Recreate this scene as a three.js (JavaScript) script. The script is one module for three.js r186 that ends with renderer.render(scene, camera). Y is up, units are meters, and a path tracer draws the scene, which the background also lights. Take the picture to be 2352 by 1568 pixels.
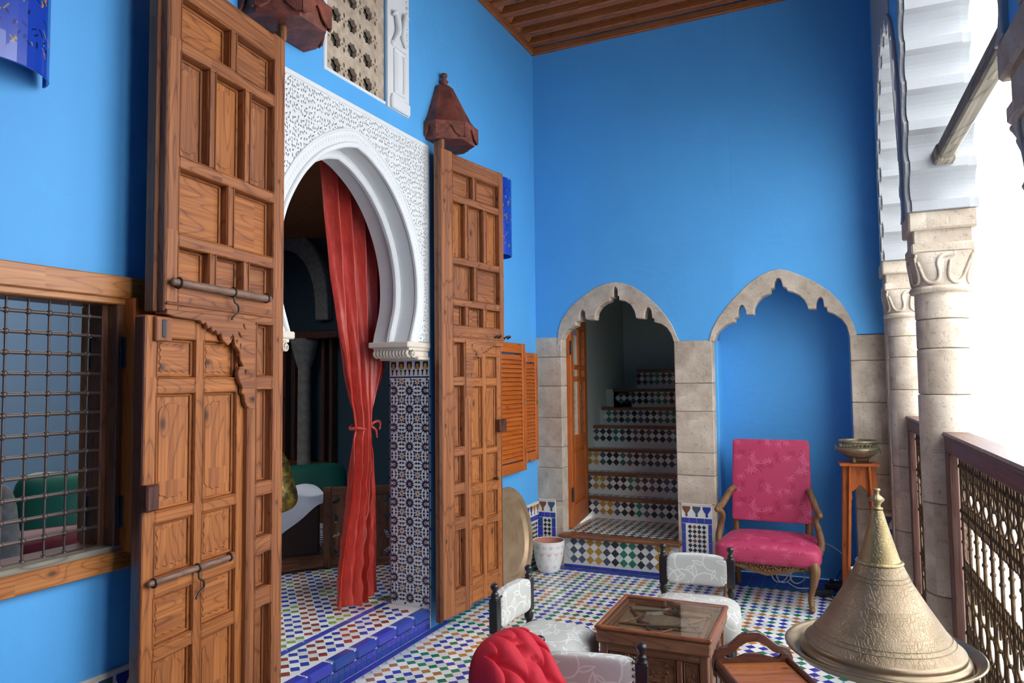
import * as THREE from 'three';
import { mergeGeometries } from 'three/addons/utils/BufferGeometryUtils.js';

// ---------- camera, sky, exposure ----------
const scene = new THREE.Scene();
const camera = new THREE.PerspectiveCamera(50.97, 1.5, 0.05, 200);
camera.position.set(0, 1.5, 0);
camera.rotation.set(0.05621, 0.43767, -0.01129, 'YXZ');
scene.add(camera);
scene.background = new THREE.Color(0.93, 0.97, 1.0);       // even overcast sky over the courtyard
scene.backgroundIntensity = 1;
const renderer = new THREE.WebGLRenderer({ antialias: true });
renderer.toneMapping = THREE.LinearToneMapping;
renderer.toneMappingExposure = 7.3;
renderer.shadowMap.enabled = true;

// ---------- helpers ----------
function rng(a) { return () => { a |= 0; a = (a + 0x6D2B79F5) | 0; let t = Math.imul(a ^ (a >>> 15), 1 | a); t = (t + Math.imul(t ^ (t >>> 7), 61 | t)) ^ t; return ((t ^ (t >>> 14)) >>> 0) / 4294967296; }; }
const V3 = (x, y, z) => new THREE.Vector3(x, y, z);
const lerp = (a, b, t) => a + (b - a) * t, clamp = (x, a, b) => Math.max(a, Math.min(b, x));
const names = {};
function numbered(n) { const k = names[n] = (names[n] ?? -1) + 1; return k ? n + '_' + String(k).padStart(3, '0') : n; }
function flat(g) {
  const h = g.index ? g.toNonIndexed() : g;
  for (const k of Object.keys(h.attributes)) if (!['position', 'normal', 'uv'].includes(k)) h.deleteAttribute(k);
  if (!h.attributes.normal) h.computeVertexNormals();
  h.morphAttributes = {};
  return h;
}
// uv in metres by the face direction; the grain axis runs along v
function uvm(g0, grain = 'y', off = 0) {
  const g = flat(g0), p = g.attributes.position, n = p.count, uv = new Float32Array(n * 2);
  const gi = { x: 0, y: 1, z: 2 }[grain], a = [0, 0, 0], b = [0, 0, 0], c = [0, 0, 0];
  for (let i = 0; i < n; i += 3) {
    for (const [q, k] of [[a, i], [b, i + 1], [c, i + 2]]) { q[0] = p.getX(k); q[1] = p.getY(k); q[2] = p.getZ(k); }
    const u = [b[0] - a[0], b[1] - a[1], b[2] - a[2]], w = [c[0] - a[0], c[1] - a[1], c[2] - a[2]];
    const nn = [Math.abs(u[1] * w[2] - u[2] * w[1]), Math.abs(u[2] * w[0] - u[0] * w[2]), Math.abs(u[0] * w[1] - u[1] * w[0])];
    const d = nn[0] >= nn[1] && nn[0] >= nn[2] ? 0 : nn[1] >= nn[2] ? 1 : 2;
    const o = [0, 1, 2].filter((k) => k !== d);
    let va = o.includes(gi) ? gi : o[1], ua = o.find((k) => k !== va);
    [a, b, c].forEach((q, j) => { uv[(i + j) * 2] = q[ua] + off; uv[(i + j) * 2 + 1] = q[va] + off * 1.7; });
  }
  g.setAttribute('uv', new THREE.BufferAttribute(uv, 2));
  return g;
}
let uvOff = 0;
const nextOff = () => (uvOff = (uvOff + 0.3717) % 7);
// chamfered box, 44 triangles
function cbox(w, h, d, b = 0.004) {
  b = Math.min(b, w * 0.45, h * 0.45, d * 0.45);
  const X = w / 2, Y = h / 2, Z = d / 2, pos = [];
  const P = (sx, sy, sz, ax) => [sx * (ax === 0 ? X : X - b), sy * (ax === 1 ? Y : Y - b), sz * (ax === 2 ? Z : Z - b)];
  const tri = (p, q, r) => { // outward
    const u = q.map((v, i) => v - p[i]), v = r.map((t, i) => t - p[i]);
    const n = [u[1] * v[2] - u[2] * v[1], u[2] * v[0] - u[0] * v[2], u[0] * v[1] - u[1] * v[0]];
    const s = n[0] * (p[0] + q[0] + r[0]) + n[1] * (p[1] + q[1] + r[1]) + n[2] * (p[2] + q[2] + r[2]);
    pos.push(...p, ...(s > 0 ? [...q, ...r] : [...r, ...q]));
  };
  const quad = (p, q, r, s) => { tri(p, q, r); tri(p, r, s); };
  for (const s of [-1, 1]) {
    quad(P(s, -1, -1, 0), P(s, 1, -1, 0), P(s, 1, 1, 0), P(s, -1, 1, 0));
    quad(P(-1, s, -1, 1), P(1, s, -1, 1), P(1, s, 1, 1), P(-1, s, 1, 1));
    quad(P(-1, -1, s, 2), P(1, -1, s, 2), P(1, 1, s, 2), P(-1, 1, s, 2));
    for (const t of [-1, 1]) {
      quad(P(s, t, -1, 0), P(s, t, 1, 0), P(s, t, 1, 1), P(s, t, -1, 1));
      quad(P(s, -1, t, 0), P(s, 1, t, 0), P(s, 1, t, 2), P(s, -1, t, 2));
      quad(P(-1, s, t, 1), P(1, s, t, 1), P(1, s, t, 2), P(-1, s, t, 2));
      for (const r of [-1, 1]) tri(P(s, t, r, 0), P(s, t, r, 1), P(s, t, r, 2));
    }
  }
  const g = new THREE.BufferGeometry();
  g.setAttribute('position', new THREE.Float32BufferAttribute(pos, 3));
  g.computeVertexNormals();
  return g;
}
const longAxis = (w, h, d) => (h >= w && h >= d ? 'y' : w >= d ? 'x' : 'z');
// box from min to max corner
function bx(x0, x1, y0, y1, z0, z1, b = 0.004, grain) {
  const w = Math.abs(x1 - x0), h = Math.abs(y1 - y0), d = Math.abs(z1 - z0);
  return uvm(cbox(w, h, d, b).translate((x0 + x1) / 2, (y0 + y1) / 2, (z0 + z1) / 2), grain ?? longAxis(w, h, d), nextOff());
}
// bar between two points with rectangular section
function bar(p, q, w, d, b = 0.003) {
  const a = V3(...p), c = V3(...q), L = a.distanceTo(c);
  const g = uvm(cbox(w, L, d, b), 'y', nextOff());
  const m = new THREE.Matrix4().makeRotationFromQuaternion(new THREE.Quaternion().setFromUnitVectors(V3(0, 1, 0), c.clone().sub(a).normalize()));
  return g.applyMatrix4(m).translate((a.x + c.x) / 2, (a.y + c.y) / 2, (a.z + c.z) / 2);
}
function shapeOf(pts) { const s = new THREE.Shape(); pts.forEach(([x, y], i) => (i ? s.lineTo(x, y) : s.moveTo(x, y))); s.closePath(); return s; }
function pathOf(pts) { const s = new THREE.Path(); pts.forEach(([x, y], i) => (i ? s.lineTo(x, y) : s.moveTo(x, y))); s.closePath(); return s; }
// outline in x,y pushed to z0..z1
function ext(pts, z0, z1, { holes = [], bevel = 0, grain = 'y' } = {}) {
  const s = pts instanceof THREE.Shape ? pts : shapeOf(pts);
  for (const h of holes) s.holes.push(Array.isArray(h) ? pathOf(h) : h);
  const g = new THREE.ExtrudeGeometry(s, { depth: z1 - z0 - 2 * bevel, bevelEnabled: bevel > 0, bevelThickness: bevel, bevelSize: bevel, bevelOffset: -bevel, bevelSegments: 1, curveSegments: 8 });
  return uvm(g.translate(0, 0, z0 + bevel), grain, nextOff());
}
function lathe(pts, seg = 24, grain = 'y') { return uvm(new THREE.LatheGeometry(pts.map(([r, y]) => new THREE.Vector2(Math.max(r, 1e-5), y)), seg), grain, nextOff()); }
function ball(r, x, y, z, s = 10) { return uvm(new THREE.SphereGeometry(r, s, Math.max(5, s * 0.6 | 0)).translate(x, y, z)); }
function smoothPts(pts, n) { const c = new THREE.CatmullRomCurve3(pts.map((p) => V3(...p))); return c.getPoints(n); }
// sweep of a round or flattened section along a smooth line; r may be a number or a list of radii
function sweep(pts, r, { n = 24, seg = 8, closed = false, flatx = 1, caps = true } = {}) {
  const c = new THREE.CatmullRomCurve3(pts.map((p) => V3(...p)), closed), fr = c.computeFrenetFrames(n, closed), pos = [], idx = [], nor = [];
  const rad = (t) => { if (!Array.isArray(r)) return r; const f = t * (r.length - 1), i = Math.min(r.length - 2, f | 0); return lerp(r[i], r[i + 1], f - i); };
  for (let i = 0; i <= n; i++) {
    const P = c.getPointAt(i / n), R = rad(i / n);
    for (let j = 0; j <= seg; j++) {
      const a = j / seg * 2 * Math.PI, nx = Math.cos(a), ny = Math.sin(a);
      const q = fr.normals[i].clone().multiplyScalar(nx).addScaledVector(fr.binormals[i], ny * flatx);
      pos.push(P.x + q.x * R, P.y + q.y * R, P.z + q.z * R); q.normalize(); nor.push(q.x, q.y, q.z);
      if (i < n && j < seg) { const k = i * (seg + 1) + j; idx.push(k, k + 1, k + seg + 1, k + 1, k + seg + 2, k + seg + 1); }
    }
  }
  const g = new THREE.BufferGeometry();
  g.setAttribute('position', new THREE.Float32BufferAttribute(pos, 3)); g.setAttribute('normal', new THREE.Float32BufferAttribute(nor, 3)); g.setIndex(idx);
  const out = [uvm(g)];
  if (caps && !closed) for (const e of [0, n]) { const P = c.getPointAt(e / n), R = rad(e / n); if (R > 0.0015) out.push(uvm(new THREE.SphereGeometry(R, seg, 5).translate(P.x, P.y, P.z))); }
  return mergeGeometries(out);
}
// rounded cushion-like solid: a superellipsoid
function pillow(w, h, d, e1 = 0.4, e2 = 0.4, nu = 28, nv = 16, f) {
  const sp = (v, e) => Math.sign(v) * Math.pow(Math.abs(v), e), pos = [], idx = [];
  for (let j = 0; j <= nv; j++) for (let i = 0; i <= nu; i++) {
    const a = (j / nv - 0.5) * Math.PI, b = i / nu * 2 * Math.PI;
    const q = [w / 2 * sp(Math.cos(a), e1) * sp(Math.cos(b), e2), h / 2 * sp(Math.sin(a), e1), d / 2 * sp(Math.cos(a), e1) * sp(Math.sin(b), e2)];
    if (f) f(q, a, b);
    pos.push(...q);
    if (j < nv && i < nu) { const k = j * (nu + 1) + i; idx.push(k, k + nu + 1, k + 1, k + 1, k + nu + 1, k + nu + 2); }
  }
  const g = new THREE.BufferGeometry(); g.setAttribute('position', new THREE.Float32BufferAttribute(pos, 3)); g.setIndex(idx); g.computeVertexNormals();
  return uvm(g);
}
function mesh(name, geos, mat, parent, extra) {
  const list = (Array.isArray(geos) ? geos : [geos]).map((g) => flat(g));
  const m = new THREE.Mesh(list.length > 1 ? mergeGeometries(list) : list[0], mat);
  m.name = parent && parent !== scene ? name : numbered(name); m.castShadow = m.receiveShadow = true;
  (parent ?? scene).add(m);
  if (extra) Object.assign(m.userData, extra);
  return m;
}
function thing(name, label, category, [x, y, z] = [0, 0, 0], ry = 0, group) {
  const o = new THREE.Group(); o.name = numbered(name); o.position.set(x, y, z); o.rotation.y = ry; scene.add(o);
  o.userData = { label, category }; if (group) o.userData.group = group;
  return o;
}
function struct(name, [x, y, z] = [0, 0, 0]) { const o = new THREE.Group(); o.name = name; o.position.set(x, y, z); o.userData = { kind: 'structure' }; scene.add(o); return o; }
function tag(o, label, category, group) { o.userData.label = label; o.userData.category = category; if (group) o.userData.group = group; return o; }

// ---------- procedural textures ----------
function noiseGrid(n, seed) { const r = rng(seed), a = new Float32Array(n * n); for (let i = 0; i < a.length; i++) a[i] = r(); return a; }
function vnoise(grid, n, x, y) { // tileable value noise
  const xi = Math.floor(x), yi = Math.floor(y), fx = x - xi, fy = y - yi, sx = fx * fx * (3 - 2 * fx), sy = fy * fy * (3 - 2 * fy);
  const g = (a, b) => grid[(((b % n) + n) % n) * n + (((a % n) + n) % n)];
  return lerp(lerp(g(xi, yi), g(xi + 1, yi), sx), lerp(g(xi, yi + 1), g(xi + 1, yi + 1), sx), sy);
}
const GR = [0, 1, 2, 3, 4, 5].map((k) => noiseGrid(128, 11 + k * 7));
function tex(size, metres, fn, srgb = true) { // fn(u,v in 0..1) -> [r,g,b] 0..1
  const d = new Uint8Array(size * size * 4);
  for (let j = 0; j < size; j++) for (let i = 0; i < size; i++) {
    const c = fn(i / size, j / size), k = (j * size + i) * 4;
    for (let q = 0; q < 3; q++) d[k + q] = clamp(Math.round((c.length ? c[q] : c) * 255), 0, 255);
    d[k + 3] = 255;
  }
  const t = new THREE.DataTexture(d, size, size); t.wrapS = t.wrapT = THREE.RepeatWrapping; t.magFilter = THREE.LinearFilter; t.minFilter = THREE.LinearMipmapLinearFilter; t.generateMipmaps = true;
  t.repeat.set(1 / metres, 1 / metres); if (srgb) t.colorSpace = THREE.SRGBColorSpace; t.needsUpdate = true;
  return t;
}
// fbm with integer base frequencies so that it tiles
function fbm(u, v, fx, fy, oct = 4, k = 0) { let s = 0, a = 0.5, t = 0; for (let o = 0; o < oct; o++) { s += a * vnoise(GR[(k + o) % 6], 128, u * fx, v * fy); t += a; a *= 0.5; fx *= 2; fy *= 2; if (fx > 128 || fy > 128) break; } return s / t; }
const mix3 = (a, b, t) => [lerp(a[0], b[0], t), lerp(a[1], b[1], t), lerp(a[2], b[2], t)];
const rgb = (r, g, b) => [r / 255, g / 255, b / 255];
function woodFn(dark, light, k, knots = 3) {
  const r = rng(k * 91 + 5), kn = Array.from({ length: knots }, () => [r(), r(), 0.012 + 0.02 * r()]);
  return (u, v) => {
    let warp = 0, kd = 0;
    for (const [x, y, s] of kn) {
      let dx = Math.abs(u - x), dy = Math.abs(v - y); dx = Math.min(dx, 1 - dx); dy = Math.min(dy, 1 - dy);
      const q = (dx * dx) / (s * s * 2.2) + (dy * dy) / (s * s * 7); warp += Math.exp(-q) * 0.11; kd += Math.exp(-q * 6);
    }
    const w = fbm(u, v, 8, 1, 2, k) + warp;
    const ring = Math.abs(((w * 13) % 1) - 0.5) * 2, fine = fbm(u, v, 110, 2, 1, k + 2), mid = fbm(u, v, 34, 2, 2, k + 1), blot = fbm(u, v, 3, 2, 3, k + 3);
    let t = clamp(0.56 + 0.42 * (fine - 0.5) + 0.35 * (mid - 0.5) + 0.3 * (blot - 0.5) - 0.5 * Math.pow(ring, 7), 0, 1);
    return mix3(mix3(dark, light, t), dark.map((c) => c * 0.5), clamp(kd, 0, 0.85));
  };
}
const std = (o) => new THREE.MeshPhysicalMaterial({ roughness: 0.6, metalness: 0, ...o });
const bumpNoise = tex(256, 0.25, (u, v) => 0.5 * fbm(u, v, 8, 8, 4, 1) + 0.5 * fbm(u, v, 40, 40, 2, 3), false);
const woodBump = tex(512, 0.6, (u, v) => { const f = fbm(u, v, 64, 2, 2, 1); return clamp(0.8 * f + 0.2 * fbm(u, v, 16, 4, 3, 2), 0, 1); }, false);
const wood = (d, l, k, o = {}, m = 0.7) => std({ map: tex(512, m, woodFn(d, l, k, o.knots ?? 3)), bumpMap: woodBump, bumpScale: 0.0008, roughness: o.rough ?? 0.55, clearcoat: o.coat ?? 0 });
const plasterTex = (c, amp, k, size = 512, m = 2.4) => tex(size, m, (u, v) => { const a = fbm(u, v, 4, 4, 5, k), b = fbm(u, v, 24, 6, 3, k + 2), s = fbm(u, v, 60, 60, 2, k + 1); const t = 1 + amp * (a - 0.5) * 2 + amp * 0.5 * (b - 0.5) + (s > 0.8 ? amp * 0.6 * (s - 0.8) : 0); return c.map((q) => clamp(q * t, 0, 1)); });
const plasterBump = tex(512, 1.6, (u, v) => 0.65 * fbm(u, v, 6, 5, 4, 2) + 0.35 * fbm(u, v, 50, 50, 2, 4), false);
const stoneFn = (u, v) => {
  const a = fbm(u, v, 5, 5, 5, 1), p = fbm(u, v, 60, 60, 2, 3), s = fbm(u, v, 3, 14, 3, 4);
  let c = mix3(rgb(152, 134, 116), rgb(216, 200, 182), clamp(a * 1.1 + 0.35 * (s - 0.4), 0, 1));
  if (p < 0.3) c = c.map((q) => q * (0.75 + 0.25 * p / 0.3));
  return c;
};
const stoneBump = tex(512, 0.5, (u, v) => { const p = fbm(u, v, 40, 40, 3, 3); return clamp(0.5 * fbm(u, v, 8, 8, 4, 1) + (p < 0.38 ? p : 0.38) * 1.3, 0, 1); }, false);
function canvasTex(w, h, draw, m) { const c = document.createElement('canvas'); c.width = w; c.height = h; draw(c.getContext('2d'), w, h); const t = new THREE.CanvasTexture(c); t.colorSpace = THREE.SRGBColorSpace; t.wrapS = t.wrapT = THREE.RepeatWrapping; if (m) t.repeat.set(1 / m, 1 / m); return t; }

const M = {
  blue: std({ map: plasterTex([0.335, 0.665, 0.915], 0.03, 0), bumpMap: plasterBump, bumpScale: 0.004, roughness: 0.62 }),
  white: std({ map: plasterTex([0.885, 0.89, 0.895], 0.02, 1), bumpMap: bumpNoise, bumpScale: 0.0012, roughness: 0.75 }),
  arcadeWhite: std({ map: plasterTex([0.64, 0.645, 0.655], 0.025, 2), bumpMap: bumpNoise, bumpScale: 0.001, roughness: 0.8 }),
  whiteBack: std({ color: new THREE.Color(0.56, 0.55, 0.54), roughness: 0.9 }),  // as carving ground, this grey imitates shade behind white stucco
  greenWall: std({ map: plasterTex([0.80, 0.85, 0.82], 0.03, 2), bumpMap: plasterBump, bumpScale: 0.003, roughness: 0.7 }),
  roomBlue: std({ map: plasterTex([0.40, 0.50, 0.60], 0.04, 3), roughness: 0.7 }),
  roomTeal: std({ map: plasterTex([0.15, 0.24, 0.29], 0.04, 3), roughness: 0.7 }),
  courtyard: std({ map: plasterTex([0.93, 0.93, 0.92], 0.02, 1), roughness: 0.8 }),
  stone: std({ map: tex(512, 0.55, stoneFn), bumpMap: stoneBump, bumpScale: 0.003, roughness: 0.9 }),
  lattice: std({ map: tex(256, 0.4, (u, v) => mix3(rgb(160, 140, 120), rgb(214, 196, 176), fbm(u, v, 12, 12, 4, 2))), bumpMap: stoneBump, bumpScale: 0.003, roughness: 0.95 }),
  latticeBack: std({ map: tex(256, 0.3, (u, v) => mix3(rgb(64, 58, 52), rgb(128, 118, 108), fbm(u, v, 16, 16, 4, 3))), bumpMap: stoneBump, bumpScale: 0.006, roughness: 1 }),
  cream: std({ map: plasterTex([0.86, 0.81, 0.75], 0.03, 4), bumpMap: bumpNoise, bumpScale: 0.0015, roughness: 0.75 }),
  grout: std({ color: new THREE.Color(0.55, 0.53, 0.50), roughness: 0.85 }),
  groutWhite: std({ color: new THREE.Color(0.72, 0.71, 0.70), roughness: 0.7 }),
  oak: wood(rgb(98, 52, 27), rgb(184, 116, 67), 1),
  oakWarm: wood(rgb(116, 62, 26), rgb(196, 122, 60), 2),
  oakDark: wood(rgb(84, 48, 28), rgb(150, 96, 62), 3),
  pine: wood(rgb(150, 82, 32), rgb(214, 146, 84), 4, { rough: 0.4 }),
  orangeWood: wood(rgb(150, 68, 18), rgb(206, 112, 42), 5, { rough: 0.42 }),
  ceiling: wood(rgb(120, 62, 30), rgb(188, 112, 64), 2, { rough: 0.5 }),
  corbel: std({ map: tex(256, 0.35, (u, v) => mix3(rgb(74, 36, 28), rgb(150, 78, 58), clamp(fbm(u, v, 8, 8, 5, 1) * 1.3 - 0.1, 0, 1))), bumpMap: bumpNoise, bumpScale: 0.003, roughness: 0.6 }),
  walnut: wood(rgb(88, 50, 32), rgb(158, 104, 70), 3, { rough: 0.38 }),
  mahogany: wood(rgb(58, 30, 22), rgb(106, 62, 44), 0, { rough: 0.3, coat: 0.3 }),
  trayWood: wood(rgb(124, 64, 30), rgb(182, 112, 62), 4, { rough: 0.35, knots: 1 }, 0.5),
  giltWood: wood(rgb(88, 58, 34), rgb(150, 108, 66), 5, { rough: 0.5 }),
  railWood: wood(rgb(64, 38, 34), rgb(120, 82, 68), 1, { rough: 0.45 }),
  greyWood: wood(rgb(92, 84, 74), rgb(176, 166, 148), 2, { rough: 0.8 }),
  ebony: std({ color: new THREE.Color(0.016, 0.014, 0.016), roughness: 0.28 }),
  iron: std({ color: new THREE.Color(0.085, 0.058, 0.046), roughness: 0.45, metalness: 0.55 }),
  wroughtIron: std({ map: tex(128, 0.2, (u, v) => mix3(rgb(52, 38, 26), rgb(120, 92, 60), fbm(u, v, 12, 12, 3, 1))), roughness: 0.5, metalness: 0.55 }),
  grilleIron: std({ color: new THREE.Color(0.12, 0.085, 0.075), roughness: 0.42, metalness: 0.35 }),
  boltIron: std({ map: tex(128, 0.2, (u, v) => mix3(rgb(96, 70, 58), rgb(160, 128, 110), fbm(u, v, 4, 16, 4, 2))), roughness: 0.5, metalness: 0.25 }),
  nail: std({ color: new THREE.Color(0.2, 0.13, 0.1), roughness: 0.35, metalness: 0.8 }),
  brassNail: std({ color: new THREE.Color(0.7, 0.6, 0.42), roughness: 0.3, metalness: 0.9 }),
  glass: std({ color: new THREE.Color(0.96, 0.98, 0.97), roughness: 0.03, transmission: 1, thickness: 0, ior: 1.5 }),
  red: std({ map: tex(256, 0.5, (u, v) => mix3(rgb(168, 42, 32), rgb(206, 72, 58), fbm(u, v, 60, 12, 2, 1))), roughness: 0.36, sheen: 0.8, sheenColor: new THREE.Color(1, 0.5, 0.42), sheenRoughness: 0.4, side: THREE.DoubleSide }),
  velvetRed: std({ color: new THREE.Color(0.46, 0.004, 0.02), roughness: 0.8, sheen: 0.2, sheenColor: new THREE.Color(1, 0.2, 0.3), sheenRoughness: 0.4 }),
  greenCloth: std({ color: new THREE.Color(0.006, 0.09, 0.06), roughness: 0.42, sheen: 0.15, sheenColor: new THREE.Color(0.3, 0.9, 0.7), sheenRoughness: 0.4 }),
  goldCloth: std({ map: tex(256, 0.3, (u, v) => mix3(rgb(74, 62, 22), rgb(190, 160, 66), clamp(fbm(u, v, 12, 12, 3, 2) * 1.6 - 0.3, 0, 1))), roughness: 0.4, metalness: 0.3 }),
  crimson: std({ color: new THREE.Color(0.13, 0.006, 0.012), roughness: 0.5, sheen: 0.08, sheenColor: new THREE.Color(1, 0.3, 0.3) }),
  greyCloth: std({ map: tex(128, 0.3, (u, v) => mix3(rgb(110, 106, 100), rgb(160, 156, 150), fbm(u, v, 10, 10, 4, 2))), roughness: 0.9 }),
  sheet: std({ color: new THREE.Color(0.8, 0.82, 0.88), roughness: 0.8 }),
  darkCloth: std({ color: new THREE.Color(0.05, 0.028, 0.025), roughness: 0.9 }),
  blueTile: [0, 1, 2].map((k) => std({ color: new THREE.Color(...[[0.035, 0.06, 0.36], [0.05, 0.055, 0.40], [0.028, 0.065, 0.30]][k]), roughness: 0.16 })),
  terracotta: std({ color: new THREE.Color(0.48, 0.2, 0.13), roughness: 0.8 }),
  sconce: std({ map: canvasTex(256, 512, (c, w, h) => {
    const r = rng(77); c.fillStyle = 'rgb(14,62,176)'; c.fillRect(0, 0, w, h);
    for (let i = 0; i < 300; i++) { c.strokeStyle = r() < 0.6 ? 'rgb(10,24,96)' : r() < 0.6 ? 'rgb(190,110,90)' : 'rgb(160,140,60)'; c.lineWidth = 2 + 2 * r(); const x = r() * w, y = r() * h * 0.86; c.beginPath(); c.moveTo(x, y); c.lineTo(x + (r() - 0.5) * 18, y + 10 + 12 * r()); c.stroke(); }
  }, 0.5), roughness: 0.25, clearcoat: 0.5 }),
  black: std({ color: new THREE.Color(0.02, 0.02, 0.024), roughness: 0.4 }),
  cableWhite: std({ color: new THREE.Color(0.75, 0.75, 0.72), roughness: 0.5 }),
};
// glazes for the small cut tiles
const glaze = (c, k = 1) => [0.88, 1, 1.14].map((f) => std({ color: new THREE.Color(c[0] * f, c[1] * f, c[2] * f), roughness: 0.17 }));
const GZ = { green: glaze([0.01, 0.19, 0.105]), blue: glaze([0.03, 0.055, 0.36]), orange: glaze([0.47, 0.2, 0.055]), white: glaze([0.78, 0.78, 0.75]), black: glaze([0.022, 0.026, 0.034]), slate: glaze([0.07, 0.085, 0.115]), ochre: glaze([0.47, 0.25, 0.035]), red: glaze([0.28, 0.06, 0.05]), lime: glaze([0.2, 0.33, 0.06]), navy: glaze([0.013, 0.02, 0.09]), yellow: glaze([0.55, 0.42, 0.03]), brown: glaze([0.2, 0.07, 0.03]) };
M.brass = std({ map: tex(512, 0.5, (u, v) => mix3(rgb(122, 105, 85), rgb(172, 153, 128), fbm(u, v, 6, 6, 5, 2))), roughness: 0.38, metalness: 0.88 });
const engrave = tex(512, 0.075, (u, v) => { let m = 1; for (const [k, f] of [[1, 1], [3, 1]]) { const a = fbm(u, v, 7 * f, 7 * f, 1, k), b = fbm(u, v, 9 * f, 9 * f, 1, k + 2); m = Math.min(m, Math.abs(a - b) * 9); } return clamp(m, 0, 1); }, false);
M.trayBrass = std({ map: tex(256, 0.5, (u, v) => mix3(rgb(164, 134, 104), rgb(208, 182, 150), fbm(u, v, 6, 6, 5, 1))), bumpMap: bumpNoise, bumpScale: 0.0004, roughness: 0.42, metalness: 0.62 });
M.brassEngraved = std({ map: M.brass.map, bumpMap: engrave, bumpScale: 0.0006, roughness: 0.46, metalness: 0.88 });
M.brassGold = std({ map: tex(256, 0.4, (u, v) => mix3(rgb(138, 120, 86), rgb(186, 168, 128), fbm(u, v, 6, 6, 4, 1))), bumpMap: engrave, bumpScale: 0.0005, roughness: 0.38, metalness: 0.88 });
M.brassDark = std({ map: tex(256, 0.3, (u, v) => mix3(rgb(116, 104, 80), rgb(186, 172, 140), fbm(u, v, 8, 8, 4, 3))), bumpMap: engrave, bumpScale: 0.001, roughness: 0.42, metalness: 0.8 });
// grey upholstery with white leaf and tendril outlines
M.leafCloth = std({ map: canvasTex(1024, 1024, (c, w, h) => {
  const r = rng(5); c.fillStyle = 'rgb(184,182,176)'; c.fillRect(0, 0, w, h);
  c.strokeStyle = 'rgb(210,210,206)'; c.lineCap = 'round';
  const leaf = (x, y, a, s) => { c.save(); c.translate(x, y); c.rotate(a); c.lineWidth = 9; c.beginPath(); c.moveTo(0, 0); c.quadraticCurveTo(s * 0.35, -s * 0.3, s, 0); c.quadraticCurveTo(s * 0.35, s * 0.3, 0, 0); c.stroke(); c.restore(); };
  for (const dx of [-w, 0, w]) for (const dy of [-h, 0, h]) {
    const q = rng(9);
    for (let i = 0; i < 5; i++) for (let j = 0; j < 5; j++) {
      const x = (i + 0.5 + 0.4 * (q() - 0.5)) * w / 5 + dx, y = (j + 0.5 + 0.4 * (q() - 0.5)) * h / 5 + dy, a = q() * 6.28, R = 70 + 60 * q();
      c.lineWidth = 10; c.beginPath(); c.arc(x, y, R, a, a + 3.6 + 1.6 * q()); c.stroke();
      for (let k = 0; k < 3; k++) { const t = a + k * 1.5; leaf(x + Math.cos(t) * R, y + Math.sin(t) * R, t + 0.7, 70 + 40 * q()); }
    }
  }
}, 0.6), roughness: 0.8, bumpMap: bumpNoise, bumpScale: 0.0004 });
M.damask = std({ map: canvasTex(512, 512, (c, w, h) => {
  c.fillStyle = 'rgb(184,56,94)'; c.fillRect(0, 0, w, h);
  for (const dx of [-w, 0, w]) for (const dy of [-h, 0, h]) {
    const q = rng(21);
    for (let i = 0; i < 26; i++) { const x = q() * w + dx, y = q() * h + dy; c.fillStyle = q() < 0.5 ? 'rgb(166,40,78)' : 'rgb(200,82,118)'; c.save(); c.translate(x, y); c.rotate(q() * 6.28); for (let k = 0; k < 5; k++) { c.rotate(0.9); c.beginPath(); c.ellipse(22, 0, 24 + 10 * q(), 7, 0, 0, 6.3); c.fill(); } c.restore(); }
  }
}, 0.34), roughness: 0.55, sheen: 0.5, sheenColor: new THREE.Color(1, 0.5, 0.7), sheenRoughness: 0.4 });

// ================= the setting =================
const XL = -2.36, ZB = -5.52, R90 = Math.PI / 2;
const L = (g) => g.rotateY(-R90);                                    // outline in (z, y), depth range (-x1, -x0)
const side = (pts, x0, x1, o) => L(ext(pts, -x1, -x0, o));           // solid with an outline in the wall's own plane
const rect = (a, b, c, d) => [[a, c], [b, c], [b, d], [a, d]];

// ---- floor with 45-degree checker tiles ----
const D = 0.068;
function tileGeo(pts, t = 0.004, c = 0.0012) { // convex outline round the origin, seen from above, chamfered, top at 0
  const pos = [], n = pts.length, q = (k, y) => pts.map(([x, z]) => { const r = Math.hypot(x, z), f = (r - k) / r; return [x * f, y, z * f]; }), a = q(0, -t), m = q(0, -c * 0.6), b = q(c, 0);
  const tri = (p, r, s) => pos.push(...p, ...r, ...s);
  for (let i = 0; i < n; i++) { const j = (i + 1) % n; for (const [p, r] of [[a, m], [m, b]]) { tri(p[i], p[j], r[j]); tri(p[i], r[j], r[i]); } if (i > 0 && i < n - 1) tri(b[0], b[i], b[i + 1]); }
  const g = new THREE.BufferGeometry(); g.setAttribute('position', new THREE.Float32BufferAttribute(pos, 3)); g.computeVertexNormals();
  return uvm(g);
}
const turned = (h) => [[h, 0], [0, -h], [-h, 0], [0, h]];
const TG = { square: tileGeo(turned(0.0329)), small: tileGeo(turned(0.0298)), eight: tileGeo([[0.0332, -0.0038], [0.0038, -0.0332], [-0.0038, -0.0332], [-0.0332, -0.0038], [-0.0332, 0.0038], [-0.0038, 0.0332], [0.0038, 0.0332], [0.0332, 0.0038]]) };
const glazeWhiteBase = std({ color: new THREE.Color(1, 1, 1), roughness: 0.17 });
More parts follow.
